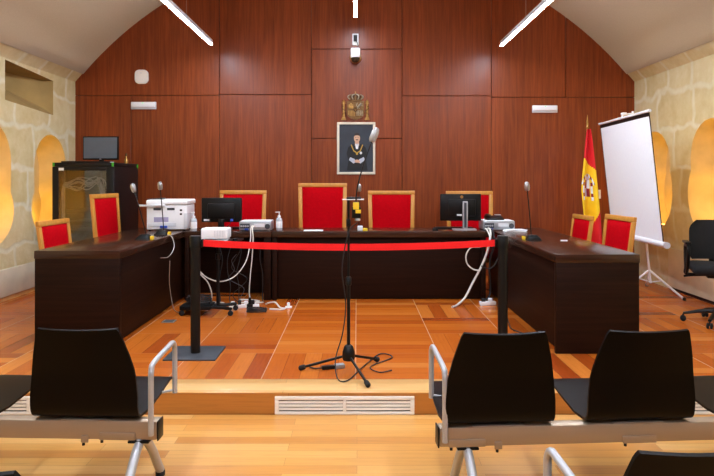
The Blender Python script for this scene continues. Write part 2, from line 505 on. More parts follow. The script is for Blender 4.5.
left_holes = [niche(8.43, 2.10, 1.36, .74), niche(7.02, 2.16, 1.36, .74),
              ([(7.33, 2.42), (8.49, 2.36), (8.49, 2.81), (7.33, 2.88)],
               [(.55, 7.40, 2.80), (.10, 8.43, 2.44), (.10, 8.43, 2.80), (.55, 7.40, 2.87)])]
right_holes = [niche(8.56, 2.15, 1.62, .76), niche(7.18, 2.20, 1.62, .76)]
side_wall('wall_left', XL, -1, left_holes)
side_wall('wall_right', XR, 1, right_holes)
b = MB(); b.box(XL - .1, XR + .1, YF - .1, YF, -.1, 5.2); struct(b.build('wall_rear', M['panel']))

# slanted stone coving over each side wall, then the barrel vault
for nm, X, s in (('trim_3', XL, 1), ('trim_4', XR, -1)):
    b = MB()
    xa = -3.87 if s > 0 else 3.81
    b.hexa([(X - s * .3, YF, ZW + .001), (X, YF, ZW + .001), (X, YB + .01, ZW + .001), (X - s * .3, YB + .01, ZW + .001),
            (X - s * .3, YF, 3.06), (xa, YF, 3.05), (xa, YB + .01, 3.05), (X - s * .3, YB + .01, 3.06)], 0)
    struct(b.build(nm, M['stone']))
b = MB()
R_, zc_ = 5.045, -.24
a0 = math.asin(3.86 / R_)
N_ = 48
ring = []
for k in range(N_ + 1):
    a = -a0 + 2 * a0 * k / N_
    ring.append((-.03 + R_ * math.sin(a), zc_ + R_ * math.cos(a)))
for k in range(N_):
    (x0, z0), (x1, z1) = ring[k], ring[k + 1]
    f0 = (R_ + .12) / R_
    P = [(x0, YF, z0), (x1, YF, z1), (x1, YB + .02, z1), (x0, YB + .02, z0)]
    Q = [(p[0] * f0, p[1], zc_ + (p[2] - zc_) * f0) for p in P]
    b.faces(P, [(0, 1, 2, 3)], 0, True); b.faces(Q, [(3, 2, 1, 0)], 0, True)
bmesh.ops.remove_doubles(b.bm, verts=b.bm.verts[:], dist=1e-5)
struct(b.build('ceiling', M['vault']))
# the narrow plaster fascia at the springing
for i, s in enumerate((-1, 1)):
    pass

b = MB(); b.box(XL - .05, XL + .035, YF, YB - .002, DZ + .05, DZ + .36, .006); b.box(XL - .05, XL + .02, YF, YB - .002, 0, DZ + .049, mat=1)
struct(b.build('baseboard_left', [M['plinth'], M['nosing']]))
b = MB(); b.box(XR - .035, XR + .05, 4.3, 8.1, DZ + .035, DZ + .52, .006); b.box(XR - .012, XR + .05, 4.3, 8.1, DZ - .01, DZ + .034, mat=1)  # near-black lower strip stands in for the shadow gap under the plinth
struct(b.build('baseboard_right', [M['plinth'], M['gap']]))

# ventilation grilles in the riser
def riser_grille(cx, label):
    t = thing('riser_vent', label, 'vent', (cx, 4.17, 0), 0, 'vent grilles in the step')
    w, h = .9, .1395
    b = MB()
    b.box(-w / 2, w / 2, -.016, -.001, .002, .020, .002); b.box(-w / 2, w / 2, -.016, -.001, h - .026, h - .024 + .0, 0)
    b.box(-w / 2, w / 2, -.016, -.001, h - .024, h - .023)
    b.box(-w / 2, w / 2, -.016, -.001, h - .0255, h - .0235)
    b.box(-w / 2, w / 2, -.0165, -.001, h - .0425, h - .0235, .002)
    b.box(-w / 2, -w / 2 + .026, -.0163, -.001, .0205, h - .043, .002); b.box(w / 2 - .026, w / 2, -.0163, -.001, .0205, h - .043, .002)
    b.box(-.010, .010, -.0163, -.001, .0205, h - .043, .002)
    b.build('frame', M['ventwhite'], t)
    b = MB(); b.box(-w / 2 + .027, -.011, -.004, -.001, .021, h - .0435); b.box(.011, w / 2 - .027, -.004, -.001, .021, h - .0435)
    b.build('dark_backing', M['slate'], t)
    for k in range(4):
        z = .030 + k * .0215
        for x0, x1 in ((-w / 2 + .027, -.011), (.011, w / 2 - .027)):
            b = MB(); b.hexa([(x0, -.013, z), (x1, -.013, z), (x1, -.0045, z + .004), (x0, -.0045, z + .004),
                              (x0, -.013, z + .013), (x1, -.013, z + .013), (x1, -.0045, z + .015), (x0, -.0045, z + .015)])
            b.build('louvre', M['ventwhite'], t)
    return t
riser_grille(-.08, 'white louvred vent in the middle of the step, below the microphone stand')
riser_grille(-2.12, 'white louvred vent in the step behind the left bench row')
riser_grille(1.97, 'white louvred vent in the step behind the right bench row')

# linear lamps hung under the vault
def lamp(cx, z, y1, label):
    y0 = -2.2
    t = thing('linear_pendant_lamp', label, 'lamp', (cx, y0, z), 0, 'linear lamps under the vault')
    L = y1 - y0
    b = MB(); b.box(-.022, .022, 0, L, .004, .06, .004); b.build('housing', M['offwhite'], t)
    b = MB(); b.box(-.020, .020, .004, L - .004, -.004, .0035, .002); b.build('diffuser', M['flame'], t)
    xx = cx + .03
    zt = zc_ + math.sqrt(R_ ** 2 - xx ** 2) - z
    for y in (.3, 2.9, 5.2, L - 3.2, L - 1.25):
        b = MB(); b.tube([(0, y, .061), (0, y, zt - .0)], .002, 6); b.build('suspension_wire', M['alu'], t)
lamp(-1.96, 3.33, 8.66, 'left of the three white linear lamps under the vault')
lamp(-.02, 3.70, 8.68, 'middle white linear lamp, above the wall camera')
lamp(1.94, 3.31, 8.66, 'right of the three white linear lamps under the vault')

# uplights on the sills of the niches
def uplight(X, s, y, z, label):
    t = thing('niche_uplight', label, 'lamp', (X, y, z), 0, 'warm lamps hidden in the wall niches')
    b = MB(); b.box(-.03, .03, -.22, .22, .0, .02, .003); b.build('housing', M['alu'], t)
    b = MB(); b.box(-.024, .024, -.215, .215, .0205, .026, .002); b.build('diffuser', M['warm'], t)
    L = bpy.data.lights.new('niche_light', 'AREA'); L.shape = 'RECTANGLE'; L.size = .05; L.size_y = .42
    L.energy = NICHE_W; L.color = (1.0, .66, .15)
    o = bpy.data.objects.new('niche_light', L); COL.objects.link(o)
    o.location = (X, y, z + .03); o.rotation_euler = (PI, 0, 0)
NICHE_W = 4.3
for hl, X, s, nm in ((left_holes, XL, -1, 'left'), (right_holes, XR, 1, 'right')):
    for i in (0, 1):
        out, inn = hl[i]
        yc = sum(p[0] for p in out) / len(out); zb = min(q[2] for q in inn)
        zo = min(p[1] for p in out)
        uplight(X + s * .20, s, yc, zo + .052, f'warm lamp strip glowing in the {"far" if i == 0 else "near"} niche of the {nm} stone wall')
# ------------------------------------------------------------------ desks
YD0, YD1 = 7.325, 7.90          # the long bench across the back
DT = DZ + .785                  # desk top height
def desk(name, label, parts, loc=(0, 0, 0)):
    t = thing(name, label, 'desk', loc, 0, 'dark courtroom desks')
    for pn, boxes, mk in parts:
        b = MB()
        for bx in boxes: b.box(*bx[:6], bx[6] if len(bx) > 6 else .003)
        b.build(pn, M[mk], t)
    return t
H = .785
# judges' bench: slab, set-back front panel, end panels
desk('judges_bench', 'long dark wooden bench facing the room below the portrait', [
    ('worktop', [(-1.26, 1.27, -.29, .29, H - .068, H)], 'wengetop'),
    ('front_panel', [(-1.20, 1.12, -.21, -.18, .012, H - .07)], 'wenge'),
    ('plinth_strip', [(-1.20, 1.12, -.178, -.10, .0, .05)], 'blackmetal'),
    ('end_panel', [(-1.255, -1.205, -.27, .27, 0, H - .07)], 'wenge'),
    ('end_panel', [(1.125, 1.175, -.27, .27, 0, H - .07)], 'wenge')], (.292, (YD0 + YD1) / 2, DZ))
desk('secretary_table', 'dark table with open knee space under the black monitor and silver receiver', [
    ('worktop', [(-.495, .493, -.29, .29, H - .068, H)], 'wengetop'),
    ('end_panel', [(.405, .485, -.27, .27, 0, H - .07)], 'wenge'),
    ('back_panel', [(-.445, .40, .20, .23, .0, H - .07)], 'wenge'),
    ('end_panel', [(-.492, -.45, -.27, .27, 0, H - .07)], 'wenge')], (-1.466, (YD0 + YD1) / 2, DZ))
def side_desk(name, label, x0, x1, y0, y1, inner):
    cx, cy = (x0 + x1) / 2, (y0 + y1) / 2
    w, l = (x1 - x0) / 2, (y1 - y0) / 2
    if inner > 0: panel = (w - .075, w - .045, -l + .055, l - .02, .012, H - .07)
    else: panel = (-w + .045, -w + .075, -l + .055, l - .02, .012, H - .07)
    return desk(name, label, [
        ('worktop', [(-w, w, -l, l, H - .066, H)], 'wengetop'),
        ('end_panel', [(-w + .004, w - .004, -l + .004, -l + .05, 0, H - .0665)], 'wenge'),
        ('modesty_panel', [panel], 'wenge'),
        ('end_panel', [(-w + .22, w - .08, l - .06, l - .02, 0, H - .0665)] if inner > 0 else [(-w + .08, w - .22, l - .06, l - .02, 0, H - .0665)], 'wenge')], (cx, cy, DZ))
side_desk('side_desk', 'dark side desk on the left with the printer and two microphones', -2.675, -1.965, 5.34, 7.90, 1)
side_desk('side_desk', 'dark side desk on the right with one gooseneck microphone', 1.567, 2.232, 5.086, 7.90, -1)

# ------------------------------------------------------------------ red courtroom chairs (sitter faces -y)
def court_chair(h, w, label, loc, rz, grp='red upholstered courtroom chairs'):
    t = thing('courtroom_chair', label, 'chair', loc, rz, grp)
    fw = .05
    lean = .07
    y_at = lambda z: .25 + lean * max(0, (z - .42)) / (h - .42)
    zb = .40
    def bar(x0, x1, z0, z1, xa=None, xb=None):
        b = MB(); th = .035
        xa = x0 if xa is None else xa; xb = x1 if xb is None else xb
        b.hexa([(x0, y_at(z0), z0), (x1, y_at(z0), z0), (x1, y_at(z0) + th, z0), (x0, y_at(z0) + th, z0),
                (xa, y_at(z1), z1), (xb, y_at(z1), z1), (xb, y_at(z1) + th, z1), (xa, y_at(z1) + th, z1)], .006)
        return b
    tp = .018      # the back narrows a little downwards
    W, Wb = w / 2, w / 2 - tp
    bar(-Wb, -Wb + fw, zb, h - fw - .0005, -W, -W + fw).build('back_stile', M['honey'], t)
    bar(Wb - fw, Wb, zb, h - fw - .0005, W - fw, W).build('back_stile', M['honey'], t)
    bar(-W, W, h - fw, h).build('top_rail', M['honey'], t)
    bar(-Wb + fw + .001, Wb - fw - .001, zb + .03, zb + .08).build('lower_rail', M['honey'], t)
    # padded back, slightly domed towards the sitter
    b = MB(); nu, nv = 10, 14
    z0, z1 = zb + .083, h - fw - .002
    def pad(i, j, side):
        u, v = i / nu, j / nv
        z = z0 + (z1 - z0) * v
        k = (z - zb) / (h - zb)
        hw = (Wb + tp * k) - fw - .002
        x = -hw + 2 * hw * u
        d = (1 - (2 * u - 1) ** 6) * (1 - (2 * v - 1) ** 6)
        y = y_at(z) + (.012 - .030 * d if side == 0 else .028)
        return (x, y, z)
    b.grid(lambda i, j: pad(i, j, 0), nu, nv); b.grid(lambda i, j: pad(i, j, 1), nu, nv)
    for edge in ([(i, 0) for i in range(nu + 1)], [(i, nv) for i in range(nu + 1)], [(0, j) for j in range(nv + 1)], [(nu, j) for j in range(nv + 1)]):
        for (a, c), (d, e) in zip(edge, edge[1:]):
            b.faces([pad(a, c, 0), pad(d, e, 0), pad(d, e, 1), pad(a, c, 1)], [(0, 1, 2, 3)])
    bmesh.ops.remove_doubles(b.bm, verts=b.bm.verts[:], dist=1e-5)
    b.build('backrest', M['velvet'], t)
    # seat
    b = MB(); b.cbox((0, -.01, .435), (w - .09, .46, .075), .025, 0, None, 3); b.build('seat', M['velvet'], t)
    b = MB(); b.box(-w / 2 + .03, w / 2 - .03, -.23, .22, .34, .397, .004); b.build('seat_frame', M['honey'], t)
    for sx in (-1, 1):
        for y in (-.21, .262):
            x = sx * (w / 2 - .058)
            b = MB(); zt = .339 if y < 0 else .399
            b.hexa([(x - .017, y - .015 + .0, 0), (x + .017, y - .015, 0), (x + .017, y + .019, 0), (x - .017, y + .019, 0),
                    (x - .022, y - .017, zt), (x + .022, y - .017, zt), (x + .022, y + .022, zt), (x - .022, y + .022, zt)], .003)
            b.build('leg', M['honey'], t)
    return t
YC = 8.22
court_chair(1.23, .62, 'tall red chair behind the black monitor with the blue plug', (-1.51, YC, DZ), 0)
court_chair(1.325, .645, 'tallest red chair, directly left of the portrait', (-.455, YC, DZ), 0)
court_chair(1.225, .62, 'tall red chair behind the bench just right of the microphone stand', (.455, YC, DZ), 0)
court_chair(1.22, .62, 'tall red chair behind the monitor with the silver stand', (1.49, YC, DZ), 0)
court_chair(1.207, .62, 'tall red chair before the black equipment cabinet', (-2.63, 7.53, DZ), PI / 2 - .12)
court_chair(.967, .63, 'low red chair nearest the left wall, at the left side desk', (-2.735, 6.51, DZ), PI / 2 - .03)
court_chair(.955, .60, 'low red chair beside the hanging flag', (2.33, 7.60, DZ), -PI / 2 + .03)
court_chair(1.005, .64, 'low red chair in front of the white projection screen', (2.365, 6.60, DZ), -PI / 2 + .06)

# ------------------------------------------------------------------ equipment cabinet
t = thing('equipment_cabinet', 'tall black equipment cabinet with a glass door by the left wall', 'cabinet', (-3.405, 8.46, DZ))
w, d, h = .385, .44, 1.585
b = MB(); b.box(-w, w, -d, d, h - .05, h, .004); b.build('top_panel', M['rackmetal'], t)
b = MB(); b.box(-w, w, -d, d, 0, .06, .004); b.build('plinth', M['rackmetal'], t)
b = MB(); b.box(w - .025, w, -d + .03, d, .061, h - .051, .003); b.build('side_panel', M['rackmetal'], t)
b = MB(); b.box(-w, -w + .025, -d + .03, d, .061, h - .051, .003); b.build('side_panel', M['rackmetal'], t)
b = MB(); b.box(-w + .026, w - .026, d - .02, d, .061, h - .051); b.build('back_panel', M['rackmetal'], t)
fr = MB()
for bx in ((-w, -w + .075), (w - .10, w)): fr.box(bx[0], bx[1], -d - .0, -d + .028, .062, h - .052, .003)
fr.box(-w + .0755, w - .1005, -d, -d + .028, h - .10, h - .0525, .003); fr.box(-w + .0755, w - .1005, -d, -d + .028, .062, .12, .003)
door = fr.build('door', M['rackmetal'], t)
b = MB(); b.box(-w + .076, w - .101, -d + .008, -d + .013, .121, h - .101); b.build('glass_pane', M['glass'], door, 'tinted glass pane')
b = MB(); b.box(w - .06, w - .04, -d - .022, -d - .0005, .75, .90, .004); b.build('handle', M['blackmetal'], door)
for x in (-w + .004, w - .03):
    b = MB(); b.box(x, x + .026, -d - .003, -d - .0005, h - .048, h - .0, .0); b.build('corner_tape', M['green'], t, 'green tape')
b = MB(); b.box(w + .0005, w + .003, d - .05, d - .01, h - .06, h - .005); b.build('corner_tape', M['green'], t, 'green tape')
b = MB(); b.box(-w + .0805, -w + .145, -d - .0025, -d - .0005, h - .10, h - .065); b.build('label_sticker', M['paper'], t, 'small white label')
for x in (-w + .09, w - .11):
    b = MB(); b.box(x, x + .02, -d + .10, -d + .12, .065, h - .055); b.build('rack_rail', M['alu'], t)
for z, hh in ((.30, .09), (.45, .045), (.6, .13), (.80, .045), (.95, .045)):
    b = MB(); b.box(-w + .10, w - .12, -d + .09, d - .1, z, z + hh, .003); b.build('rack_unit', M['blackmetal'], t)
random.seed(3)
for k in range(9):
    pts = []
    x0, x1 = -.27 + .012 * k, .19 + random.uniform(-.06, .06)
    z0 = h - .20 - random.uniform(0, .08)
    pts = [(-.27 + random.uniform(-.02, .02), -d + .03 + .004 * k, .75 + random.uniform(-.2, .3)), (-.275 + random.uniform(-.01, .02), -d + .03 + .004 * k, h - .32), (-.2 + random.uniform(-.03, .03), -d + .03 + .004 * k, z0 - .04),
           (-.08, -d + .03 + .004 * k, z0 + random.uniform(-.09, .05)), (.05, -d + .03 + .004 * k, z0 + random.uniform(-.08, .05)), (x1, -d + .03 + .004 * k, z0 + random.uniform(-.03, .03)), (x1 + .03, -d + .1, z0 - .10 - .03 * k)]
    b = MB(); b.tube(pts, .0075, 6, 0, 6); b.build('patch_cable', M['cablewht'], t, 'white patch cable behind the glass')

# monitor on the cabinet
def monitor(t, w, h, zb, tilt=0.0, back=False, stand='black'):
    pass
t = thing('monitor', 'grey-screened monitor standing on top of the black cabinet', 'monitor', (-3.315, 8.36, DZ + 1.5855))
b = MB(); b.prism(rrect(.22, .16, .03), XY, .0, .012); b.build('foot', M['black'], t)
b = MB(); b.box(-.03, .03, -.0, .025, .0125, .09, .004); b.build('neck', M['black'], t)
b = MB(); b.box(-.228, .228, -.028, .012, .042, .345, .006); b.build('casing', M['black'], t)
b = MB(); b.box(-.215, .215, -.0305, -.0285, .062, .332); b.build('screen', M['screenoff'], t)
b = MB(); b.box(-.012, .012, -.0300, -.0285, .048, .055); b.build('badge', M['offwhite'], t, 'tiny pale badge on the lower frame')
b = MB(); b.box(-.30, .30, -.08, .08, 0, .018, .005)
o = b.build('keyboard', M['black'], None, None, (-3.40, 8.14, DZ + 1.586)); tag(o, 'flat black keyboard on the cabinet in front of the grey monitor', 'keyboard')
t = thing('brass_bottle', 'small brass-coloured bottle on the right end of the black cabinet', 'bottle', (-3.085, 8.62, DZ + 1.5855))
b = MB(); b.lathe([(.024, 0), (.026, .01), (.026, .05), (.012, .075), (.010, .10)], seg=14); b.build('body', M['brass'], t)
b = MB(); b.lathe([(.013, .1005), (.013, .125), (.006, .14)], seg=12); b.build('stopper', M['darkbronze'], t)
b = MB(); b.box(-.035, .035, -.02, .02, 0, .008, .002); o = b.build('white_card', M['paper'], None, None, (-3.10, 8.12, DZ + 1.5865))
tag(o, 'small white card lying on the right corner of the black cabinet', 'card')

# ------------------------------------------------------------------ portrait, coat of arms and wall devices
t = thing('framed_portrait', 'framed full-colour portrait of a robed figure hung on the panelling', 'picture', (-.012, YB + .001, 1.585))
W, Hh, fw = .272, .74, .034
b = MB()
b.box(-W, W, -.03, 0, 0, fw, .006); b.box(-W, W, -.03, 0, Hh - fw, Hh, .006)
b.box(-W, -W + fw, -.0298, 0, fw + .0003, Hh - fw - .0003, .006); b.box(W - fw, W, -.0298, 0, fw + .0003, Hh - fw - .0003, .006)
b.build('frame', plain('cream_gilt_frame', 'dcd3bd', .4, var=.1), t)
iw, z0, z1 = W - fw, fw, Hh - fw
cv = [plain('painted_slate', '2c333d', .6, var=.25, sc=5), plain('painted_black', '0b0c10', .6), plain('painted_skin', 'cfa588', .6),
      plain('painted_lace', 'b6bccb', .6, var=.2, sc=60), plain('painted_gold', 'c09a3e', .5), plain('painted_hair', '2a211c', .6), plain('painted_white', 'e3e4e8', .6)]
b = MB(); lay = [0]
def paint(poly, k):
    lay[0] += 1
    d = -.012 - .0006 * lay[0]
    b.prism(poly, XZ, d, -.008, k)
b.box(-iw + .0005, iw - .0005, -.012, -.004, z0 + .0005, z1 - .0005, 0, 0)
cx = 0.012
paint([(cx - .145, .055), (cx - .12, .20), (cx - .148, .30), (cx - .125, .385), (cx - .06, .43), (cx + .06, .43), (cx + .12, .385), (cx + .152, .29), (cx + .13, .20), (cx + .15, .055)], 1)
paint([(cx - .032, .41), (cx - .028, .475), (cx + .028, .475), (cx + .032, .41)], 2)
paint(ell(.044, .062, cx, .515), 2)
paint([(cx + .048 * math.cos(t_), .525 + .062 * math.sin(t_)) for t_ in [PI * k / 12 for k in range(13)]] + [(cx - .034, .548), (cx, .556), (cx + .034, .548)], 5)
paint([(cx - .02, .49), (cx, .482), (cx + .02, .49), (cx + .013, .497), (cx - .013, .497)], 5)
for sx in (-1, 1): paint(ell(.006, .004, cx + sx * .017, .525, 8), 5)
paint([(cx - .028, .432), (cx + .028, .432), (cx + .014, .36), (cx - .014, .36)], 6)
paint([(cx - .02, .425), (cx - .02, .437), (cx + .02, .425), (cx + .02, .437)][::1], 6)
for sx in (-1, 1):
    paint([(cx + sx * .075, .425), (cx + sx * .088, .418), (cx + sx * .052, .33), (cx + sx * .0, .295), (cx + sx * .0, .312), (cx + sx * .042, .342)], 4)
    paint([(cx + sx * .012, .175), (cx + sx * .05, .155), (cx + sx * .115, .205), (cx + sx * .095, .245), (cx + sx * .03, .215)], 3)
paint(ell(.016, .016, cx, .293, 10), 4); paint(ell(.018, .02, cx + .055, .305, 8), 6)
paint(ell(.036, .022, cx, .188, 12), 2)
paint(ell(.014, .018, cx + .03, .178, 10), 2)
b.build('canvas', cv, t)

t = thing('coat_of_arms', 'bronze coat of arms with crown and two pillars above the portrait', 'emblem', (-.022, YB + .001, 2.355))
b = MB()
sh = [(-.125, .30), (.125, .30), (.125, .10), (.105, .055), (.06, .025), (0, .0), (-.06, .025), (-.105, .055), (-.125, .10)]
b.prism(sh, XZ, -.03, 0)
for bx in ((-.128, .128, .294, .304), (-.004, .004, .03, .30)): b.box(bx[0], bx[1], -.036, -.0295, bx[2], bx[3], .002)
b.box(-.125, .125, -.036, -.0295, .158, .166, .002)
shield = b.build('shield', M['bronze'], t)
b = MB()   # castle quarter
b.box(-.10, -.03, -.046, -.0305, .18, .225, .003)
for x in (-.10, -.075, -.05): b.box(x, x + .018, -.046, -.0305, .2255, .27 if x == -.075 else .25, .003)
b.build('castle_quarter', M['brass'], shield)
b = MB()   # lion quarter: body, head, legs and tail in relief
b.tube([(.03, -.036, .20), (.055, -.04, .225), (.075, -.04, .25), (.08, -.04, .27)], [.012, .018, .016, .012], 8, 0, 3)
for q in (((.075, -.036, .245), (.105, -.036, .26)), ((.07, -.036, .235), (.105, -.036, .225)), ((.04, -.036, .21), (.06, -.036, .18)), ((.03, -.036, .205), (.03, -.036, .178)), ((.03, -.036, .2), (.015, -.036, .24), (.03, -.036, .275))):
    b.tube(list(q), .005, 6)
b.build('lion_quarter', M['pewter'], shield)
b = MB()
for k in range(5): b.box(-.105 + k * .021, -.095 + k * .021, -.042, -.0305, .06 if k else .08, .15, .002)
b.build('striped_quarter', M['brass'], shield)
b = MB()
for k in range(4):
    b.tube([(.022 + .026 * k, -.034, .15), (.022 + .026 * k, -.034, .07 - .0 * k)], .004, 6)
    b.tube([(.012, -.034, .145 - .022 * k), (.108, -.034, .145 - .022 * k)], .004, 6)
b.build('chain_quarter', M['pewter'], shield)
b = MB(); b.prism(ell(.03, .037, 0, .165, 16), XZ, -.05, -.037); b.build('centre_oval', M['darkbronze'], shield)
b = MB()
for k, (x, z) in enumerate(((-.01, .172), (.01, .172), (0, .153))): b.lathe([(.001, -.054), (.006, -.0525), (.006, -.0505)], (x, 0, z), 8, 0, Matrix(((1, 0, 0), (0, 0, 1), (0, 1, 0))).to_3x3())
b.build('lily_studs', M['brass'], shield)
# crown
b = MB(); b.lathe([(.001, .0), (.085, .001), (.10, .03), (.085, .065), (.03, .088), (.001, .09)], (0, 0, 0), 20)
for v_ in b.bm.verts: v_.co.y *= .30; v_.co.y -= .004; v_.co.z += .318
cap_ = b.build('crown_cap', M['darkbronze'], t)
b = MB(); b.tube([(-.085, -.02, .315), (-.045, -.035, .309), (0, -.04, .307), (.045, -.035, .309), (.085, -.02, .315)], .013, 8, 0, 4)
crown = b.build('crown', M['bronze'], t)
for k, ang in enumerate((-80, -52, -26, 0, 26, 52, 80)):
    a = math.radians(ang)
    x0, y0 = .08 * math.sin(a), -.012 - .03 * math.cos(a)
    b = MB(); b.tube([(x0, y0, .327), (x0 * 1.42, y0 * 1.05, .362), (x0 * 1.3, y0, .392), (x0 * .55, y0 * .9, .412), (x0 * .08, y0 * .8 - .004, .41)], .0085, 7, 0, 4)
    b.build('crown_arch', M['bronze'] if k % 2 else M['pewter'], crown)
b = MB(); b.lathe([(.001, -.012), (.011, -.006), (.013, 0), (.011, .006), (.001, .012)], (0, -.022, .425), 10)
b.box(-.003, .003, -.025, -.019, .437, .458); b.box(-.010, .010, -.0249, -.0191, .445, .451); b.build('orb_and_cross', M['brass'], crown)
for sx in (-1, 1):
    x = sx * .172
    b = MB()
    b.box(x - .034, x + .034, -.035, 0, .0, .022, .003); b.box(x - .026, x + .026, -.032, 0, .0225, .045, .003)
    b.lathe([(.018, .046), (.017, .25), (.018, .26)], (x, -.018, 0), 12)
    b.box(x - .030, x + .030, -.034, 0, .261, .278, .003); b.lathe([(.02, .279), (.024, .295), (.012, .312), (.006, .325)], (x, -.018, 0), 10)
    p = b.build('pillar', M['brass'], t)
    b = MB(); pts = []
    for k in range(25):
        a = k / 24 * 2 * PI * 1.25 + (PI if sx < 0 else 0); pts.append((x + .027 * math.cos(a), -.020 - .02 * abs(math.sin(a)), .075 + .15 * k / 24))
    b.tube(pts, .007, 6); b.build('ribbon', M['bronze'], p)

t.scale = (.96, 1, .885)

t = thing('access_point', 'white rounded square device high on the left panelling', 'sensor', ((142 - 357) / 70.4, YB + .001, 1.52 + 102 / 70.4))
b = MB(); b.prism(rrect(.19, .20, .065, 6), XZ, -.03, 0); b.prism(rrect(.165, .175, .06, 6), XZ, -.042, -.0305); b.build('housing', M['cream'], t)
b = MB(); b.prism(ell(.012, .008, 0, .05, 12), XZ, -.0435, -.0422); b.build('badge', M['offwhite'], t)
def emergency(x, y, label):
    t = thing('emergency_light', label, 'light', ((x - 357) / 70.4, YB + .001, 1.52 + (179 - y) / 70.4), 0, 'white emergency lights on the panelling')
    b = MB(); b.box(-.18, .18, -.028, 0, -.055, .05, .008); b.build('base', M['offwhite'], t)
    b = MB(); b.box(-.172, .172, -.052, -.0285, -.03, .044, .012, 0, None or 3); b.build('cover', M['white'], t)
    b = MB(); b.box(-.006, .006, -.054, -.0522, .026, .034); b.build('indicator_lamp', M['green_led'], t)
emergency(144, 105.5, 'white emergency light bar on the panelling beneath the round white device')
emergency(544.5, 109, 'white emergency light bar on the panelling above the flag')
t = thing('wall_socket', 'white socket plate with a black plug above the small dome camera', 'socket', (-.022, YB + .001, 3.50))
b = MB(); b.prism(rrect(.088, .165, .008), XZ, -.012, 0); b.build('cover_plate', M['white'], t)
b = MB(); b.box(-.026, .026, -.045, -.0125, -.03, .058, .006); pl = b.build('plug', M['black'], t)
b = MB(); b.tube([(.012, -.03, -.031), (.03, -.03, -.06), (.036, -.02, -.11), (.03, -.012, -.15)], .006, 6, 0, 4); b.build('lead', M['cableblk'], pl)
t = thing('dome_camera', 'small white dome camera on the panelling below the socket plate', 'camera', (-.022, YB + .001, 3.245))
RX = Matrix.Rotation(PI / 2, 3, 'X')
b = MB(); b.lathe([(.085, 0), (.085, .02), (.078, .035)], (0, 0, .0), 24, 0, RX); b.build('mount', M['brass'], t)
b = MB(); b.box(-.068, .068, -.14, -.036, -.02, .115, .02, 0, 3); b.build('housing', M['white'], t)
b = MB(); b.lathe([(.06, 0), (.058, -.03), (.045, -.055), (.02, -.07), (.001, -.073)], (0, -.09, -.021), 20); b.build('dome', plain('smoked_dome', '2b2118', .15), t)
t = thing('light_switch', 'white switch plate on the panelling between the flag and the screen', 'switch', (3.415, YB + .001, 1.305))
b = MB(); b.prism(rrect(.085, .125, .008), XZ, -.012, 0); b.build('plate', M['white'], t)
b = MB(); b.box(-.025, .025, -.018, -.0125, -.035, .035, .003); b.build('rocker', M['offwhite'], t)
# ------------------------------------------------------------------ gooseneck microphones
def goose(label, loc, rz, top, base='wedge', grp='gooseneck microphones'):
    """top: head position relative to the foot"""
    t = thing('gooseneck_microphone', label, 'microphone', loc, rz, grp)
    b = MB()
    if base == 'wedge':
        b.hexa([(-.075, -.06, 0), (.075, -.06, 0), (.075, .06, 0), (-.075, .06, 0), (-.03, -.02, .05), (.045, -.02, .05), (.045, .045, .05), (-.03, .045, .05)], .006)
        s = Vector((.02, .01, .051))
    else:
        b.box(-.03, .03, -.03, .03, 0, .055, .006); s = Vector((-.012, 0, .056))
    b.build('foot', M['black'] if base == 'wedge' else M['offwhite'], t)
    e = Vector(top)
    b = MB(); b.tube([s, s + (e - s) * .33 + Vector((0, 0, .012)), s + (e - s) * .66 + Vector((0, 0, .012)), e], .0055, 8, 0, 6); b.build('gooseneck', M['blackmetal'], t)
    d = (e - s).normalized()
    R = d.to_track_quat('Z', 'Y').to_matrix()
    b = MB(); b.lathe([(.008, .001), (.011, .015), (.011, .05), (.007, .06)], e, 12, 0, R); hd = b.build('head', M['black'], t)
    b = MB()
    b.lathe([(.016, -.012), (.024, .0), (.026, .04), (.021, .068), (.010, .078)], e, 12, 0, R); b.build('plastic_cover', M['cap'], hd, 'clear plastic hygiene cover')
    b = MB()
    if base == 'wedge': b.cbox((.088, -.02, .018), (.028, .05, .034), .004)
    else: b.box(.031, .085, -.031, .02, 0, .03, .003)
    b.build('tag', M['yellow'], t, 'yellow tag')
    return t
goose('gooseneck microphone on the left side desk, the one farther from the printer', (-2.10, 6.35, DT + .0005), 0, (-.10, .02, .475))
goose('gooseneck microphone on the left side desk right in front of the printer', (-2.075, 6.85, DT + .0005), 0, (-.02, .02, .49))
m_ = goose('gooseneck microphone alone on the right side desk', (1.72, 6.30, DT + .0005), PI, (.052, -.02, .49))
goose('gooseneck microphone with grey foot and yellow tag on the bench behind the stand', (.035, YD0 + .10, DT + .0005), 0, (-.01, .02, .46), 'box')

# ------------------------------------------------------------------ microphone stand
SX, SY = -.060, 4.60
t = thing('microphone_stand', 'black tripod microphone stand in the middle of the dais', 'stand', (SX, SY, DZ))
b = MB(); b.lathe([(.028, .085), (.040, .09), (.046, .11), (.044, .15), (.03, .19), (.018, .20)], seg=20); b.build('hub', M['blackmetal'], t)
for fx_, fy_ in ((-.349, .055), (.217, .275), (.134, -.335)):
    v = Vector((fx_, fy_, 0)); u = v.normalized()
    b = MB(); b.tube([u * .035 + Vector((0, 0, .115)), v * .94 + Vector((0, 0, .024))], .0095, 10); lg = b.build('leg', M['blackmetal'], t)
    b = MB(); R = (v * .94 + Vector((0, 0, .024)) - (u * .035 + Vector((0, 0, .115)))).normalized().to_track_quat('Z', 'Y').to_matrix()
    b.lathe([(.015, -.02), (.018, -.01), (.018, .02), (.011, .03)], v * .95 + Vector((0, 0, .0225)), 12, 0, R); b.build('rubber_foot', M['rubber'], lg)
b = MB(); b.tube([(0, 0, .201), (0, 0, .66)], .0125, 12); b.build('lower_pole', M['blackmetal'], t)
b = MB(); b.lathe([(.015, .62), (.02, .625), (.02, .675), (.014, .685)], seg=14); b.build('clutch', M['blackmetal'], t)
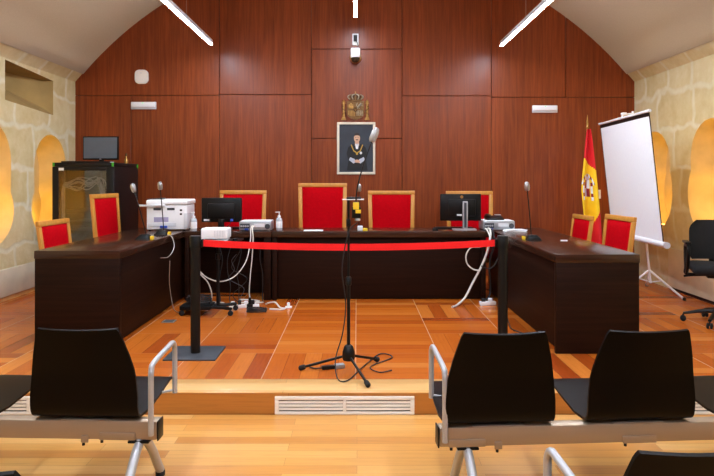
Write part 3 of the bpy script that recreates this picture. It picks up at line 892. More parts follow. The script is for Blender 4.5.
b = MB(); b.tube([(0, 0, .686), (0, 0, 1.23)], .009, 10); b.build('upper_pole', M['blackmetal'], t)
b = MB(); b.lathe([(.012, 1.04), (.015, 1.045), (.015, 1.09), (.011, 1.095)], seg=12); b.build('joint', M['blackmetal'], t)
b = MB(); b.box(-.045, .11, -.035, .035, 1.231, 1.237, .002); b.build('shelf_plate', M['white'], t, 'white top plate')
b = MB(); b.box(-.015, .09, -.03, .03, 1.2375, 1.252, .004); b.build('clamp', M['blackmetal'], t)
t = thing('gooseneck_microphone', 'long gooseneck microphone clipped to the stand, reaching up over the portrait', 'microphone', (SX + .052, SY - .062, DZ + 1.105), 0, 'gooseneck microphones')
b = MB(); b.box(-.028, .035, -.022, .02, 0, .08, .006); b.box(-.018, .02, -.02, .018, .0805, .115, .004); b.build('foot', M['black'], t)
b = MB(); b.box(-.02, .022, -.028, -.0225, .062, .112, .002); b.build('tag', M['yellow'], t, 'yellow tag')
b = MB(); b.box(-.002, .035, -.028, -.0225, .035, .060, .002); b.build('tag', M['yellow'], t, 'yellow tag')
b = MB(); b.lathe([(.018, -.02), (.022, -.012), (.018, -.001)], (.012, 0, 0), 12); b.build('plug', M['silver'], t)
e = Vector((.122, .02, .565))
b = MB(); b.tube([(.0, 0, .116), (.012, 0, .22), (.055, .01, .38), e], .005, 8, 0, 8); b.build('gooseneck', M['blackmetal'], t)
R = Vector((.35, .05, .9)).normalized().to_track_quat('Z', 'Y').to_matrix()
b = MB(); b.lathe([(.008, .001), (.011, .012), (.011, .05), (.007, .06)], e, 12, 0, R); hd = b.build('head', M['black'], t)
b = MB(); b.lathe([(.018, -.03), (.026, -.01), (.026, .045), (.020, .068), (.009, .078)], e, 12, 0, R); b.build('plastic_cover', M['cap'], hd, 'clear plastic hygiene cover')
def cable(name, label, pts, r, mk, k=8, cat='cable', grp=None):
    b = MB(); b.tube(pts, r, 6, 0, k); o = b.build(name, M[mk]); return tag(o, label, cat, grp)
cable('microphone_cable', 'thin black cable hanging down the microphone stand and looping on the floor',
      [(SX + .064, SY - .062, 1.075 + DZ), (SX + .0, SY - .05, 1.0 + DZ), (SX - .045, SY - .06, .75 + DZ), (SX - .02, SY - .04, .50 + DZ), (SX - .04, SY - .06, .30 + DZ), (SX - .09, SY - .10, .12 + DZ), (SX - .07, SY - .19, .012 + DZ), (SX + .0, SY - .20, .008 + DZ), (SX + .10, SY + .10, .008 + DZ), (SX + .24, SY + .46, .008 + DZ), (SX + .33, SY + .36, .008 + DZ),
       (SX + .16, SY + .12, .008 + DZ), (SX + .22, SY - .02, .008 + DZ), (SX + .31, SY + .03, .008 + DZ)], .0045, 'cableblk')
t = thing('cable_connector', 'grey and black cable connector lying on the floor by the tripod legs', 'connector', (SX - .10, SY + .10, DZ + .0005), .30)
b = MB(); b.box(-.10, -.005, -.02, .02, 0, .025, .006); b.build('plug', M['black'], t)
b = MB(); b.box(-.003, .07, -.026, .026, 0, .03, .006); b.build('socket', M['silver'], t, 'grey half')
b = MB(); b.tube([(-.10, 0, .012), (-.15, .02, .008), (-.17, .09, .006), (-.09, .13, .006)], .005, 6, 0, 6); b.build('lead', M['cableblk'], t)

# ------------------------------------------------------------------ barrier: two posts and a belt
def post(label, loc, rz):
    t = thing('barrier_post', label, 'barrier post', loc, rz, 'black belt barrier posts')
    b = MB(); b.box(-.20, .20, -.20, .20, 0, .012, .003); b.build('base_plate', M['slate'], t)
    b = MB(); b.lathe([(.038, .0125), (.038, .838)], seg=24); b.build('pole', M['blackmetal'], t)
    b = MB(); b.lathe([(.045, .8385), (.045, .925), (.041, .932)], seg=24); b.build('head', M['black'], t)
    b = MB(); b.box(.047, .062, -.02, .02, .845, .905, .003) if loc[0] < 0 else b.box(-.062, -.047, -.02, .02, .845, .905, .003); b.build('belt_clip', M['black'], t)
    return t
PY = 5.09
post('black belt barrier post on the left with its square base plate in view', (-1.275, PY, DZ), 0)
post('black belt barrier post on the right, behind the bench seat', (1.15, PY, DZ), 0)
b = MB()
n = 40; x0, x1 = -1.212, 1.087
b.sheet(lambda i, j: (Vector((x0 + (x1 - x0) * i / n, PY - .0, DZ + .848 + .053 * j / 2 - .033 * (1 - (2 * i / n - 1) ** 2) + .0)), Vector((0, 1, 0))), n, 2, .003)
tag(b.build('barrier_belt', M['redbelt']), 'bright red belt stretched between the two black posts', 'barrier belt')

# ------------------------------------------------------------------ left desk: printer, bottles
t = thing('printer', 'white multifunction printer at the far end of the left side desk', 'printer', (-2.21, 7.63, DT + .0005), .04)
b = MB(); b.box(-.22, .24, -.20, .22, .012, .295, .012, 0, 3); b.build('body', M['white'], t)
b = MB(); b.box(-.225, .255, -.215, .225, .2975, .355, .018, 0, 3); b.build('scanner_lid', M['white'], t)
b = MB(); b.hexa([(-.30, -.24, .275), (-.0, -.24, .275), (-.0, -.203, .275), (-.30, -.203, .275), (-.30, -.25, .30), (-.0, -.25, .305), (-.0, -.216, .305), (-.30, -.216, .30)], .006); b.build('control_panel', M['white'], t)
b = MB(); b.hexa([(-.24, -.10, .3555), (-.07, -.10, .3555), (-.07, .02, .3555), (-.24, .02, .3555), (-.26, -.11, .362), (-.06, -.11, .372), (-.06, .03, .372), (-.26, .03, .362)]); b.build('document_tray', M['slate'], t, 'grey document tray')
for x in (-.14, .015):
    b = MB(); b.box(x, x + .085, -.2045, -.2005, .235, .262); b.build('display', M['slate'], t, 'dark display strip')
b = MB(); b.box(-.135, .03, -.2045, -.2005, .10, .155); b.build('label_sticker', M['lavender'], t, 'lavender label')
b = MB(); b.box(-.20, .12, -.207, -.2005, .045, .088, .004); b.build('paper_drawer', M['offwhite'], t)
b = MB(); b.box(-.06, .02, -.235, -.2075, .03, .058, .004); b.build('tab', M['blue'], t, 'blue tab')
for z in (.18, .225):
    b = MB(); b.box(.16, .185, -.204, -.2005, z, z + .02); b.build('port', M['black'], t)
b = MB(); b.box(.205, .2435, -.207, .02, .02, .20, .004); b.build('side_cover', M['offwhite'], t)
for x in (-.19, .20):
    for y in (-.17, .18):
        b = MB(); b.lathe([(.015, 0), (.015, .0115)], (x, y, 0), 10); b.build('foot', M['rubber'], t)
def bottle(label, loc):
    t = thing('sanitizer_bottle', label, 'bottle', loc, 0, 'hand sanitizer pump bottles')
    b = MB(); b.lathe([(.032, 0), (.036, .006), (.036, .12), (.028, .14), (.014, .15)], seg=18); b.build('bottle_body', M['gel'], t)
    b = MB(); b.lathe([(.0365, .03), (.0368, .031), (.0368, .105), (.0365, .106)], seg=18); b.build('label_band', M['paper'], t)
    b = MB(); b.lathe([(.016, .1505), (.016, .172), (.006, .174), (.005, .205), (.012, .207), (.012, .217)], seg=12); b.box(-.045, -.0, -.006, .006, .206, .216, .002); b.build('pump', M['white'], t)
bottle('clear pump bottle standing beside the white printer', (-1.865, 7.372, DT + .0005))
bottle('clear pump bottle on the bench between silver receiver and tallest chair', (-.90, 7.46, DT + .0005))
cable('desk_cable', 'thin grey cable drooping off the edge of the left side desk', [(-1.985, 6.75, DT + .011), (-1.955, 6.75, DT + .004), (-1.925, 6.74, DT - .03), (-1.90, 6.70, DT - .12), (-1.93, 6.60, DT - .20), (-1.98, 6.50, DT - .20)], .005, 'alu')

# monitor with plug, receiver, papers on the secretary's table
t = thing('monitor', 'black monitor seen from behind, with a blue plug, on the left table', 'monitor', (-1.585, 7.56, DT + .0005))
b = MB(); b.box(-.235, .235, -.02, .03, .09, .375, .012); b.build('casing', M['black'], t)
b = MB(); b.box(-.16, .16, -.05, -.0205, .13, .31, .02); b.build('rear_housing', M['black'], t)
b = MB(); b.box(-.035, .035, -.045, -.0205, .02, .13 - .001, .006); b.build('neck', M['blackmetal'], t)
b = MB(); b.prism(rrect(.24, .17, .04), XY, 0, .0195); b.build('foot', M['blackmetal'], t)
b = MB(); b.box(-.205, -.14, -.024, -.0205, .105, .125); b.build('label_sticker', M['paper'], t, 'small white sticker')
b = MB(); b.box(.11, .14, -.065, -.0205, .10, .129, .004); pl = b.build('plug', M['blue'], t, 'blue video plug')
b = MB(); b.tube([(.125, -.06, .10), (.10, -.06, .06), (.05, -.05, .01)], .005, 6, 0, 5); b.build('lead', M['cableblk'], pl)
b = MB(); b.box(-.22, .22, -.07, .07, 0, .018, .004)
tag(b.build('keyboard', M['black'], None, None, (-1.53, 7.75, DT + .0005)), 'black keyboard behind the monitor with the blue plug', 'keyboard')
b = MB(); b.lathe([(.034, 0), (.036, .012), (.026, .032), (.008, .038)], seg=16)
tag(b.build('computer_mouse', M['black'], None, None, (-1.76, 7.40, DT + .0005)), 'black mouse at the left edge of the table with the receiver', 'mouse')
def silver_box(label, loc, phone=False):
    t = thing('silver_receiver', label, 'receiver', loc, 0, 'silver boxes with cables on the bench')
    w, d, h = .18, .15, .108
    b = MB(); b.box(-w, w, -d, d, .008, h, .004); b.build('case', M['silver'], t)
    b = MB(); b.box(-w + .008, w - .008, -d + .01, d - .01, h + .0005, h + .006, .002); b.build('lid', M['white'], t)
    b = MB(); b.box(-w + .01, -.06, -d - .005, -d - .0005, .03, .085); b.build('connector_panel', M['slate'], t)
    b = MB(); b.box(-.01, .11, -d - .005, -d - .0005, .045, .085); b.build('connector_panel', M['offwhite'], t)
    R = Matrix.Rotation(PI / 2, 3, 'X')
    for k in range(4):
        b = MB(); b.lathe([(.010, .0055), (.010, .02), (.005, .021)], (-.155 + .025 * k, -d, .055), 10, 0, R); b.build('jack', M['chrome'], t)
    b = MB(); b.lathe([(.03, .0005), (.03, .004), (.026, .0045)], (.142, -d, .052), 20, 0, R); b.build('fan_grille', M['slate'], t)
    b = MB(); b.box(-.115, -.075, -d - .03, -d - .0055, .012, .03, .003); b.build('plug', M['blue'], t, 'blue plug')
    for x in (-.15, .15):
        b = MB(); b.box(x - .015, x + .015, -d + .01, d - .01, 0, .0075); b.build('foot', M['rubber'], t)
silver_box('silver receiver box with white cables on the left table beside the pump bottle', (-1.165, 7.515, DT + .0005))
silver_box('silver box under a black telephone on the right part of the bench', (1.642, 7.60, DT + .0005))
b = MB(); b.box(-.11, .11, -.08, .06, 0, .006, .0); tag(b.build('paper_sheet', M['paper'], None, None, (-.50, 7.43, DT + .0005)), 'white papers lying on the bench in front of the tallest chair', 'paper')
b = MB()
for k in range(5): b.cbox((.004 * k, .003 * (k % 2), .002 + .0042 * k), (.23 - .004 * k, .17, .004), 0, 0, Matrix.Rotation(.04 * k, 3, 'Z'))
tag(b.build('paper_stack', M['paper'], None, None, (1.79, 7.34, DT + .0005)), 'loose stack of white papers at the corner of bench and right side desk', 'paper')
b = MB(); b.box(-.03, .03, -.015, .015, 0, .008, .002)
tag(b.build('white_card', M['paper'], None, None, (1.99, 6.20, DT + .0005)), 'small white card beside the microphone on the right side desk', 'card')

# monitor with the silver stand
t = thing('monitor', 'black monitor seen from behind on a silver column stand, on the bench', 'monitor', (1.225, 7.56, DT + .0005))
b = MB(); b.box(-.25, .228, -.012, .03, .105, .42, .008); b.build('casing', M['black'], t)
b = MB(); b.box(-.16, .16, -.035, -.0125, .16, .36, .012); b.build('rear_housing', M['black'], t)
b = MB(); b.box(.005, .062, -.075, -.0355, .0125, .335, .006); nk = b.build('stand_column', M['chrome'], t)
b = MB(); b.box(.018, .046, -.0785, -.0755, .03, .32); b.build('stand_slot', M['slate'], nk)
b = MB(); b.prism(rrect(.27, .18, .02, 4, .03, -.02), XY, 0, .012); b.build('stand_foot', M['chrome'], t)
b = MB(); b.prism(ell(.018, .018, -.0, .385, 14), XZ, -.0155, -.0125); b.build('badge', M['brass'], t, 'round golden badge')
b = MB(); b.box(-.06, .0, -.0385, -.0355, .115 + .05, .135 + .05); b.build('label_sticker', M['offwhite'], t)
b = MB(); b.box(-.21, .23, -.07, .06, 0, .018, .004)
tag(b.build('keyboard', M['black'], None, None, (1.16, 7.77, DT + .0005)), 'black keyboard behind the monitor on the silver stand', 'keyboard')
b = MB(); b.lathe([(.034, 0), (.036, .012), (.026, .032), (.008, .038)], seg=16)
tag(b.build('computer_mouse', M['black'], None, None, (.905, 7.46, DT + .0005)), 'black mouse on the bench just left of the monitor on the silver stand', 'mouse')
t = thing('desk_telephone', 'black desk telephone resting on the silver box', 'telephone', (1.615, 7.60, DT + .117))
b = MB(); b.hexa([(-.10, -.09, 0), (.10, -.09, 0), (.10, .09, 0), (-.10, .09, 0), (-.10, -.09, .018), (.10, -.09, .018), (.10, .09, .045), (-.10, .09, .045)], .006); b.build('body', M['black'], t)
b = MB(); b.box(-.095, -.05, -.085, .085, .046, .066, .01); b.build('handset', M['black'], t)
b = MB(); b.box(.02, .09, .04, .088, .05, .056); b.build('display', M['offwhite'], t)
# cable bundle below the silver box
cx0, cy0 = 1.32, 7.02
P = lambda x, y, z: (x, y, DZ + z)
cable('white_cable', 'thick white cable looping in front of the bench below the silver box', [P(1.475, 7.40, .812), P(1.47, 7.29, .80), P(1.46, 7.08, .74), P(1.42, 7.03, .68), P(1.34, 7.03, .64), P(1.24, 7.03, .63), P(1.19, 7.03, .55), P(1.20, 7.03, .46), P(1.26, 7.03, .40), P(1.33, 7.04, .38)], .0085, 'cablewht', 8, 'cable', 'cables in front of the bench')
cable('cable_bundle', 'bundle of white cables running from the bench edge down to the floor', [P(1.505, 7.40, .815), P(1.505, 7.29, .80), P(1.48, 7.17, .70), P(1.44, 7.17, .55), P(1.37, 7.14, .40), P(1.27, 7.12, .22), P(1.18, 7.06, .08), P(1.08, 6.98, .015), P(1.02, 6.90, .012)], .012, 'cablewht', 8, 'cable', 'cables in front of the bench')
cable('black_cable', 'black cable hanging beside the bundle of white cables at the bench', [P(1.535, 7.40, .81), P(1.535, 7.29, .79), P(1.53, 7.19, .65), P(1.49, 7.20, .50), P(1.48, 7.22, .35), P(1.49, 7.23, .28), P(1.49, 7.22, .10), P(1.42, 7.20, .012), P(1.36, 7.20, .012)], .010, 'cableblk', 8, 'cable', 'cables in front of the bench')
cable('black_cable', 'thin black cable forming a wide loop right of the white cable loop', [P(1.52, 6.98, .72), P(1.54, 6.98, .64), P(1.53, 6.98, .54), P(1.48, 6.98, .44), P(1.42, 6.98, .41), P(1.34, 6.98, .44)], .006, 'cableblk', 8, 'cable', 'cables in front of the bench')
t = thing('power_strip', 'white plug block on the floor under the right end of the bench', 'power strip', (1.42, 7.06, DZ + .0005), .2)
b = MB(); b.box(-.08, .10, -.028, .028, 0, .04, .006); b.build('body', M['white'], t)
for k in range(2):
    b = MB(); b.box(-.06 + .08 * k, -.02 + .08 * k, -.02, .02, .0405, .075, .006); b.build('plug', M['white'] if k else M['cableblk'], t)
cable('floor_cable', 'grey cable lying on the floor at the foot of the right side desk', [P(1.52, 7.0, .006), P(1.50, 6.5, .006), P(1.44, 6.1, .006), P(1.42, 5.9, .006), P(1.50, 5.7, .006)], .005, 'cableblk')
cable('desk_cable', 'thin black cable drooping off the edge of the right side desk', [(1.61, 6.30, DT + .010), (1.575, 6.30, DT + .014), (1.545, 6.31, DT - .01), (1.52, 6.35, DT - .06), (1.54, 6.5, DT - .10)], .004, 'cableblk')

# ------------------------------------------------------------------ wheeled cart with the white projector
t = thing('equipment_cart', 'low black wheeled cart with a pole and tray in front of the left table', 'cart', (-1.46, 6.62, DZ))
b = MB(); b.box(-.33, -.02, -.13, .13, .055, .10, .01); base = b.build('base', M['black'], t)
b = MB(); b.tube([(-.05, -.05, .077), (.10, -.06, .07), (.19, -.12, .07)], .018, 8); b.build('base_arm', M['blackmetal'], t)
b = MB(); b.tube([(-.05, .05, .077), (.10, .10, .07), (.19, .16, .07)], .018, 8); b.build('base_arm', M['blackmetal'], t)
for x, y in ((-.31, -.11), (-.31, .11), (.185, -.12), (.185, .155)):
    b = MB(); b.lathe([(.022, -.011), (.027, -.008), (.027, .008), (.022, .011)], (x, y, .0275), 14, 0, Matrix.Rotation(PI / 2, 3, 'X')); b.build('caster', M['rubber'], t)
b = MB(); b.tube([(.03, .02, .08), (.03, .02, .742)], .018, 12); b.build('pole', M['blackmetal'], t)
b = MB(); b.lathe([(.021, .55), (.027, .555), (.027, .61), (.021, .615)], (.03, .02, 0), 12); b.build('collar', M['blackmetal'], t)
b = MB(); b.box(-.20, .27, -.16, .16, .743, .757, .003); b.build('tray', M['black'], t)
t = thing('projector', 'small white projector box on the cart tray behind the red belt', 'projector', (-1.44, 6.60, DZ + .764))
b = MB(); b.box(-.135, .135, -.10, .10, .012, .118, .014, 0, 3); b.build('casing', M['white'], t)
b = MB()
for k in range(7): b.box(.0 + .016 * k, .008 + .016 * k, -.1025, -.1003, .035, .095)
b.build('vent_slots', M['offwhite'], t)
for x in (-.11, .11):
    b = MB(); b.box(x - .012, x + .012, -.08, .08, 0, .0115); b.build('foot', M['offwhite'], t)
b = MB(); b.cbox((0, 0, .002), (.34, .24, .004), 0, 0, Matrix.Rotation(.12, 3, 'Z')); tag(b.build('paper_sheet', M['paper'], None, None, (-1.49, 6.60, DZ + .7575)), 'white sheet of paper under the projector on the cart tray', 'paper')
b = MB(); b.box(-.02, .02, -.05, .05, 0, .02, .004); tag(b.build('remote_control', M['black'], None, None, (-1.235, 6.55, DZ + .7575)), 'small black remote control on the cart tray beside the projector', 'remote control')

random.seed(11)
cable('black_coil', 'coil of black cable lying on the base of the wheeled cart',
      [(-1.62 + (.105 + .006 * (k % 5)) * math.cos(k * .7), 6.62 + (.085 + .006 * (k % 3)) * math.sin(k * .7), DZ + .108 + .0022 * k) for k in range(36)], .008, 'cableblk', 4)
cable('white_cable', 'white cable hanging straight down from the silver receiver', [P(-1.17, 7.33, .85), P(-1.18, 7.27, .82), P(-1.16, 7.20, .72), P(-1.17, 7.19, .50), P(-1.19, 7.19, .30), P(-1.20, 7.19, .10), P(-1.16, 7.17, .012), P(-1.04, 7.16, .012)], .0062, 'cablewht', 8, 'cable', 'cables under the left table')
cable('white_cable', 'white cable sagging in a long curve from the receiver towards the cart', [P(-1.19, 7.33, .85), P(-1.20, 7.28, .81), P(-1.19, 7.20, .70), P(-1.22, 7.10, .48), P(-1.32, 6.98, .33), P(-1.45, 6.86, .29), P(-1.58, 6.80, .34), P(-1.68, 6.80, .43)], .0062, 'cablewht', 8, 'cable', 'cables under the left table')
cable('white_cable', 'white cable dropping to the cart base behind the left barrier post', [P(-1.70, 6.84, .43), P(-1.66, 6.84, .37), P(-1.58, 6.84, .28), P(-1.54, 6.84, .15), P(-1.56, 6.83, .012)], .007, 'cablewht', 8, 'cable', 'cables under the left table')
def tangle(label, x, y, z0, n, seed, r, mk):
    rr = random.Random(seed)
    pts = [P(x, y, z0)]
    for j in range(1, n):
        pts.append(P(x + rr.uniform(-.09, .09), y + rr.uniform(-.012, .012), z0 * (1 - j / n) + .03))
    pts.append(P(x + rr.uniform(-.05, .05), y, .010))
    cable('black_cable', label, pts, r, mk, 6, 'cable', 'cables under the left table')
tangle('wavy thin grey cable nearest the cart pole on its right', -1.28, 6.842, .58, 6, 4, .0035, 'slate')
tangle('wavy thin black cable just behind the grey one by the cart', -1.26, 6.968, .66, 7, 9, .004, 'cableblk')
lab = ['crooked black cable hanging beside the cart pole', 'black cable hanging straight behind the white cable', 'black cable sagging from the tray to the floor coil', 'thin black cable hanging below the blue plug']
for k in range(4):
    x = (-1.52, -1.42, -1.32, -1.06)[k]; y = 7.17 + .02 * k
    cable('black_cable', lab[k], [P(x, 7.22, .70 - .01 * k)] + [P(x + random.uniform(-.03, .03), y + random.uniform(-.02, .02), .62 - .14 * j) for j in range(4)] + [P(x, y - .0, .07), P(x + .01, y - .03, .012), P(x + .03, y - .05, .012)], .005, 'cableblk', 6, 'cable', 'cables under the left table')
cable('desk_cable', 'grey cable hanging against the inner panel of the left side desk', [P(-1.90, 6.55, .55), P(-1.905, 6.55, .35), P(-1.89, 6.55, .2), P(-1.86, 6.55, .06), P(-1.82, 6.60, .012)], .004, 'alu')
t = thing('power_strip', 'power strip with white plugs on the floor under the left table', 'power strip', (-1.20, 6.92, DZ + .0005), .15)
b = MB(); b.box(-.17, .15, -.025, .025, 0, .035, .005); b.build('body', M['white'], t)
for k in range(4):
    b = MB(); b.box(-.15 + .07 * k, -.11 + .07 * k, -.018, .018, .0355, .07 + .01 * (k % 2), .005); b.build('plug', [M['white'], M['cableblk']][k % 2], t)
for k, (x, y, lb) in enumerate(((-1.19, 7.065, 'white cable in loops on the floor behind the power strip'), (-1.53, 6.95, 'white cable in loops on the floor between cart and power strip'))):
    cable('white_cable', lb, [(x + (.08 + .02 * (j % 3)) * math.cos(j * .8 + k), y + (.04 + .012 * (j % 2)) * math.sin(j * .8 + k), DZ + .010 + .004 * j) for j in range(14)], .007, 'cablewht', 4, 'cable', 'cables under the left table')
cable('white_cable', 'white cable running along the floor to the socket before the bench', [P(-1.00, 7.06, .010), P(-.95, 6.99, .04), P(-.88, 6.95, .05), P(-.82, 6.88, .010), P(-.76, 6.84, .010), P(-.80, 6.78, .010), P(-.92, 6.80, .010)], .008, 'cablewht', 6, 'cable', 'cables under the left table')
cable('black_coil', 'small coil of black cable on the floor before the power strip',
      [(-1.035 + (.09 + .008 * (k % 3)) * math.cos(k * .75), 6.66 + (.06 + .008 * (k % 2)) * math.sin(k * .75), DZ + .008 + .0018 * k) for k in range(26)], .007, 'cableblk', 4)
t = thing('black_adapter', 'black plug adapter standing upright beside the small floor coil', 'adapter', (-1.13, 6.80, DZ + .0005))
b = MB(); b.box(-.03, .03, -.025, .025, 0, .06, .005); b.build('body', M['black'], t)
b = MB(); b.tube([(0, 0, .061), (.0, 0, .13)], .014, 10); b.build('plug', M['black'], t)
t = thing('floor_socket', 'white floor socket where the white cable ends before the bench', 'socket', (-.735, 6.80 + .12, DZ + .0003))
b = MB(); b.box(-.035, .035, -.035, .035, 0, .012, .003); b.build('plate', M['white'], t)
b = MB(); b.lathe([(.016, .0125), (.016, .05), (.010, .055)], seg=12); b.build('plug', M['white'], t)
t = thing('floor_box', 'small grey floor box lid by the left side desk', 'floor box', (-1.82, 6.25, DZ + .0003))
b = MB(); b.box(-.06, .06, -.06, .06, 0, .005, .002); b.build('frame', M['alu'], t)
b = MB(); b.box(-.045, .045, -.045, .045, .0053, .008, .001); b.build('lid', M['slate'], t)
EXPO = 0.45
# ------------------------------------------------------------------ projection screen on a tripod
TR, TL = Vector((3.15, 6.95, 2.25)), Vector((3.26, 8.65, 2.25))
BR, BL = Vector((3.30, 6.94, .84)), Vector((3.41, 8.64, .84))
t = thing('projection_screen', 'white tripod projection screen tilted forward beside the right stone wall', 'screen', (0, 0, 0))
nrm = (TL - TR).cross(BR - TR).normalized()
if nrm.x > 0: nrm = -nrm
def sp(u, v): return TR.lerp(TL, u) * (1 - v) + BR.lerp(BL, u) * v
b = MB(); e_ = .012
b.sheet(lambda i, j: (sp(e_ + (1 - 2 * e_) * i / 8, .035 + .965 * j / 8), nrm), 8, 8, .003); b.build('screen_cloth', M['screencloth'], t)
b = MB(); off = nrm * .0022
for u0, u1, v0, v1 in ((0, 1, .004, .036), (0, e_, .036, 1.0), (1 - e_, 1, .036, 1.0)):
    q = [sp(u0, v0), sp(u1, v0), sp(u1, v1), sp(u0, v1)]
    b.hexa([tuple(p - nrm * .0018) for p in q] + [tuple(p + nrm * .0022) for p in q])
b.build('black_border', M['black'], t)
b = MB(); b.tube([sp(-.015, -.004), sp(1.015, -.004)], .016, 10); b.build('top_slat', M['white'], t)
dn = (BR - TR).normalized()
b = MB(); q0, q1 = sp(-.035, 1) + dn * .028 - nrm * .0, sp(1.035, 1) + dn * .028
b.tube([q0, q1], .033, 14); b.build('roller_case', M['white'], t)
for q in (q0, q1):
    d = (q1 - q0).normalized() * (-1 if q is q0 else 1)
    b = MB(); b.tube([q + d * .001, q + d * .022], .036, 14); b.build('end_cap', M['offwhite'], t)
mid_t, mid_b = sp(.5, 0), sp(.5, 1)
pb, pt_ = Vector((3.56, 7.82, DZ + .12)), Vector((3.335, 7.80, 2.34))
b = MB(); b.tube([pb, pt_], .014, 10); b.build('pole', M['white'], t)
b = MB(); b.tube([pt_ - Vector((0, 0, .03)), mid_t + Vector((.01, 0, .05)), mid_t + Vector((0, 0, .014))], .011, 8); b.cbox(mid_t + Vector((.02, 0, .055)), (.05, .07, .035), .005); b.build('hook_arm', M['white'], t)
for fx_, fy_ in ((3.72, 7.33), (3.73, 8.30), (3.22, 7.86)):
    f = Vector((fx_, fy_, DZ + .012)); hp = pb + (pt_ - pb) * .075
    b = MB(); b.tube([hp, f], .013, 8); lg = b.build('leg', M['white'], t)
    b = MB(); mp = hp.lerp(f, .38); b.tube([pb + Vector((0, 0, .01)), mp], .008, 6); b.build('brace', M['white'], lg)
    b = MB(); b.lathe([(.018, -.012), (.018, .02)], f, 10); b.build('rubber_foot', M['rubber'], lg)

# ------------------------------------------------------------------ flag
t = thing('flag', 'red and yellow flag with a crest hanging on a pole by the back wall', 'flag', (3.10, 8.72, DZ))
b = MB(); b.lathe([(.16, 0), (.16, .02), (.05, .05), (.02, .06)], seg=24); b.build('base', M['darkbronze'], t)
b = MB(); b.tube([(0, 0, .061), (.015, 0, 2.06)], .013, 10); b.build('pole', M['honey'], t)
b = MB(); b.lathe([(.014, 2.061), (.022, 2.075), (.012, 2.09), (.017, 2.12), (.010, 2.19), (.002, 2.25)], (.015, 0, 0), 12); b.build('finial', M['brass'], t)
nu, nv = 44, 96
Z0, Z1 = .52, 2.05
def fl(i, j):
    u, v = i / nu, j / nv           # v runs downwards
    z = Z1 + (Z0 - Z1) * v
    hl = -.012 - .10 * min(1, v * 1.9) ** .9 + .045 * max(0, v - .55) / .45 + .02 * u * 0
    hr = .035 + .125 * v ** .8
    x = hl + (hr - hl) * u
    amp = .018 + .05 * v
    y = -.035 - amp * (math.sin(u * 7.2 + 1.2 * v + .4) + 1) - .02 * v
    return (x, y, z - .04 * (u - .5) * v)
def flm(i, j):
    u, v = (i + .5) / nu, (j + .5) / nv
    d = v - .10 * (u - .3)
    if d < .285: return 0
    if d > .93 - .42 * max(0, u - .30): return 0
    # crest printed in the yellow band, folded out of sight on one side
    cu, cv_ = (u - .42) / .46, (v - .52) / .135
    if abs(cu) < 1 and abs(cv_) < 1:
        r = cu * cu + cv_ * cv_
        if .66 < r < .92 and cv_ < -.2: return 3 if (i // 4) % 2 else 2
        if abs(cu) < .42 and -.5 < cv_ < .55:
            if cu < 0: return 3 if cv_ < .0 else 4
            return 2 if cv_ < 0 else 3
        if .5 < abs(cu) < .72 and -.35 < cv_ < .8: return 2 if (j // 3) % 3 else 3
        if abs(cu) < .36 and -.78 < cv_ < -.5: return 4
    return 1
b = MB(); b.grid(fl, nu, nv, 0, True, flm)
o = b.build('cloth', [M['red'], M['gold'], M['paper'], plain('crest_red', '8e1420', .7), plain('crest_violet', 'cdb4cc', .7)], t)
md = o.modifiers.new('thickness', 'SOLIDIFY'); md.thickness = .002

# ------------------------------------------------------------------ office chair
t = thing('office_chair', 'black office swivel chair with armrests in front of the right stone wall', 'chair', (3.45, 6.16, DZ), math.radians(-20))
for k in range(5):
    a = 2 * PI * k / 5 + .55
    u = Vector((math.cos(a), math.sin(a), 0))
    b = MB(); b.tube([u * .03 + Vector((0, 0, .12)), u * .17 + Vector((0, 0, .105)), u * .30 + Vector((0, 0, .075))], [.028, .022, .016], 8, 0, 1, False, (1, .8))
    lg = b.build('base_arm', M['black'], t)
    R = Matrix.Rotation(a, 3, 'Z') @ Matrix.Rotation(PI / 2, 3, 'X')
    b = MB()
    for s in (-.016, .016):
        b.lathe([(.022, -.009), (.027, -.006), (.027, .006), (.022, .009)], u * .30 + Vector((-u.y * s, u.x * s, .0275)), 14, 0, R)
    b.tube([u * .30 + Vector((0, 0, .03)), u * .30 + Vector((0, 0, .07))], .008, 6)
    b.build('caster', M['rubber'], lg)
b = MB(); b.lathe([(.035, .09), (.035, .15), (.026, .155), (.026, .44)], seg=16); b.build('gas_column', M['black'], t)
b = MB(); b.box(-.11, .11, -.11, .11, .441, .47, .01); mech = b.build('tilt_mechanism', M['blackmetal'], t)
b = MB(); b.tube([(-.11, .0, .455), (-.22, -.02, .45), (-.30, -.03, .445)], [.007, .007, .012], 8); b.build('lever', M['black'], mech)
b = MB(); b.cbox((0, 0, .525), (.48, .46, .10), .045, 0, None, 4); b.build('seat', M['blackfab'], t)
b = MB(); nu, nv = 14, 14
def ob(i, j):
    u, v = 2 * i / nu - 1, j / nv
    z = .59 + .38 * v
    w_ = .225 * (1 - .05 * v) * (1 - .30 * max(0, (v - .7) / .3) ** 2.4) * (1 - .12 * max(0, (.2 - v) / .2) ** 2)
    x = u * w_
    y = .235 + .10 * (v - .3) ** 2 + .05 * v - .06 * u * u
    return Vector((x, y, z)), Vector((u * .3, -1, 0)).normalized()
b.sheet(ob, nu, nv, .055); o = b.build('backrest', M['blackfab'], t)
b = MB(); b.tube([(0, .10, .455), (0, .24, .46), (0, .315, .53), (0, .30, .70)], .018, 8, 0, 4, False, (1.8, .6)); b.build('back_bar', M['black'], t)
